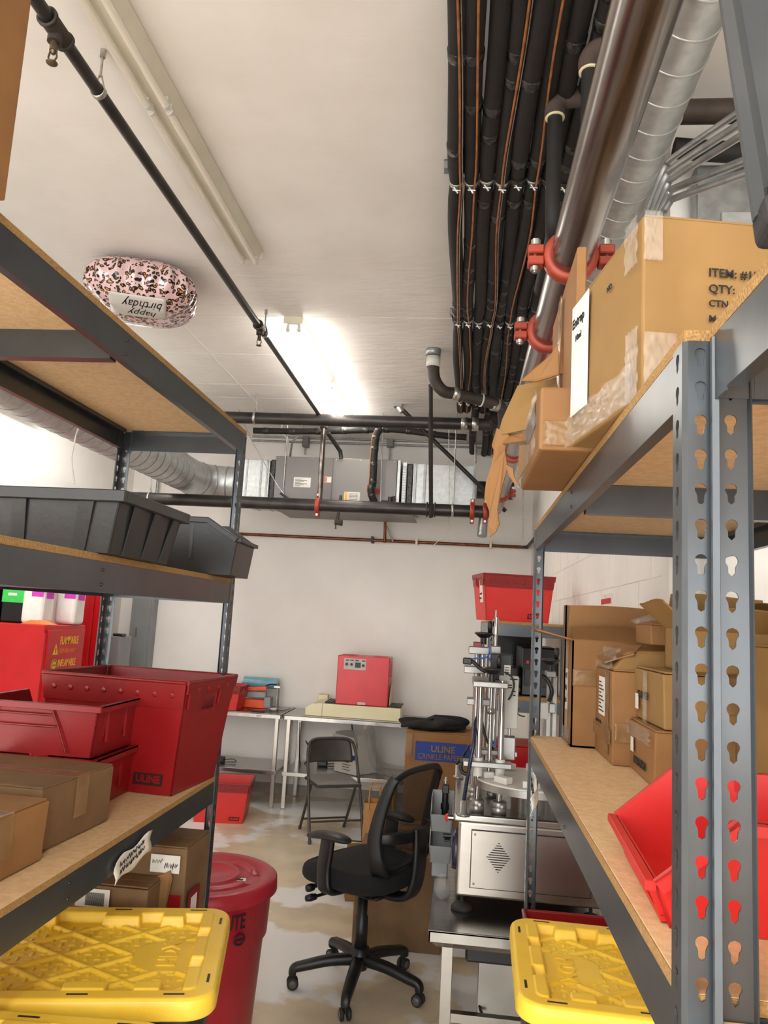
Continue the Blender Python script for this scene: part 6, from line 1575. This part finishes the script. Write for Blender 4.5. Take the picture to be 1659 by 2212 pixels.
# copper line along the back wall
CYW = 7.93
t = pipe_thing('copper_pipe', 'long brown copper pipe running along the back wall', 'pipe', [(-2.75, CYW, 2.655), (.60, CYW, 2.648)], .0165, 'copper', 16)
for px in (804, 900, 1060):
    p = at(px, 1170, CYW); b = MB(); b.box(p.x - .012 - t.location.x, p.x + .012 - t.location.x, -.022, .07, -.035, .035, .003, 1); b.build('pipe_clip', 'cream' if px > 850 else 'black', t)
pipe_thing('copper_riser', 'upright copper pipe rising from the back wall copper line', 'pipe', [at(831, 1172, 7.90), at(834, 1055, 7.80)], .015, 'copper', 14)
pipe_thing('bracket_bar', 'thin grey slanted bar beside the copper riser', 'bracket', [at(834, 1135, 7.88), at(849, 1170, 7.92)], .010, 'galv2', 8)
t = thing('drain_valve', 'small black sprinkler valve under the low main left of the copper riser', 'valve', at(728, 1128, 6.9))
b = MB(); b.cyl((-.02, 0, 0), (.05, 0, 0), .026); b.cyl((.04, 0, .01), (.04, 0, -.03), .014); b.cyl((-.01, 0, 0), (-.01, 0, -.06), .006); b.lathe([(0, -.060), (.016, -.062), (0, -.057)], (-.01, 0, 0), 12); b.cyl((.0, 0, 0), (.0, .15, .32), .014); b.build('valve_body', 'castiron', t)
# conduits along the back wall and boxes
for i, (yy, lab) in enumerate(((947, 'upper thin grey conduit along the top of the back wall'), (956, 'lower thin grey conduit along the top of the back wall'))):
    a = at(545, yy - 5, 7.96); c = at(1050, yy + 8, 7.96); pipe_thing('conduit', lab, 'conduit', [(a.x, 7.97, a.z), (c.x, 7.97, a.z)], .011, 'galv2', 10)
for i, (px, lab, dn) in enumerate(((661, 'left grey junction box on the back wall conduits', 985), (843, 'right grey junction box on the back wall conduits', 1045))):
    p = at(px, 953, 7.94); t = thing('junction_box', lab, 'electrical box', p); MB().box(-.033, .033, -.03, .05, -.065, .06, .003, 1).build('box_body', 'hvac', t)
    MB().cyl((0, 0, -.06), (0, 0, -.06 - (dn - 967) / 1656 * 7.9), .008, seg=8).build('conduit_drop', 'galv2', t)
for i, (x0, y0, x1, y1, Y, lab) in enumerate(((622, 905, 610, 1070, 6.98, 'left hanger rod in front of the air handler'), (827, 905, 821, 1085, 6.90, 'middle hanger rod beside the wrapped line set'), (985, 925, 980, 1095, 6.93, 'right hanger rod in front of the square duct'), (968, 935, 970, 1125, 6.9, 'thin white cord left of the right hanger rod'))):
    p0 = at(x0, y0, Y); p1 = at(x1, y1, Y); tag(MB().tube([Vector((p0.x, p0.y, CEIL)), p1 + Vector((0, .03, 0))], .005 if i < 3 else .003, 8).build('hanger_rod', 'zinc'), lab, 'rod')
tag(MB().tube([Vector((at(510, 940, 6.9).x, 6.9, CEIL)), at(545, 955, 6.9), at(600, 1050, 6.9), at(624, 1082, 6.9)], .004, 8).build('tie_wire', 'zinc'), 'slanting tie wire at the left end of the air handler', 'wire')
t = thing('turnbuckle', 'small black turnbuckle at the foot of the slanting tie wire', 'bracket', at(612, 1072, 6.88)); b = MB(); b.tube([(-.03, 0, .03), (.06, 0, -.03)], .012, 8); b.build('body', 'binblk', t)
tag(MB().tube(smooth_path([Vector((at(608, 935, 7.4).x, 7.4, CEIL)), at(608, 935, 7.4), at(622, 950, 7.4), at(618, 985, 7.3)], 5), .010, 8).build('flex_conduit', 'white'), 'curved white flexible conduit above the left end of the air handler', 'conduit')
tag(MB().tube(smooth_path([Vector((at(650, 940, 7.4).x, 7.4, CEIL)), at(645, 940, 7.4), at(632, 955, 7.4), at(627, 985, 7.3)], 5), .010, 8).build('flex_conduit', 'galv2'), 'curved grey flexible conduit just right of the white one', 'conduit')
tag(MB().tube(smooth_path([at(968, 1125, 6.9), at(970, 1145, 6.9), at(950, 1165, 6.9), at(935, 1180, 6.9)], 5), .003, 6).build('loose_cord', 'white'), 'thin white cord end dangling over the copper pipe', 'cord')
tag(MB().tube([Vector((at(1128, 1075, 7.3).x, 7.3, CEIL)), at(1129, 1170, 7.3)], .005, 8).build('hanger_rod', 'zinc'), 'hanger rod in the back right corner above the copper pipe end', 'rod')
t = pipe_thing('copper_elbow_pipe', 'grey brown pipe turning toward the camera at the right end of the copper line', 'pipe', [(.60, CYW, 2.648), (.635, CYW - .02, 2.65), (.645, CYW - .1, 2.66), (.645, 5.2, 2.66)], .0165, 'castiron', 12, k=4)
tag(MB().tube([at(1027, 930, 7.5), at(1027, 1000, 7.5)], .012, 6).build('strut_bar', 'galv'), 'flat galvanised strut hanging between the insulated pipe ends', 'strut')
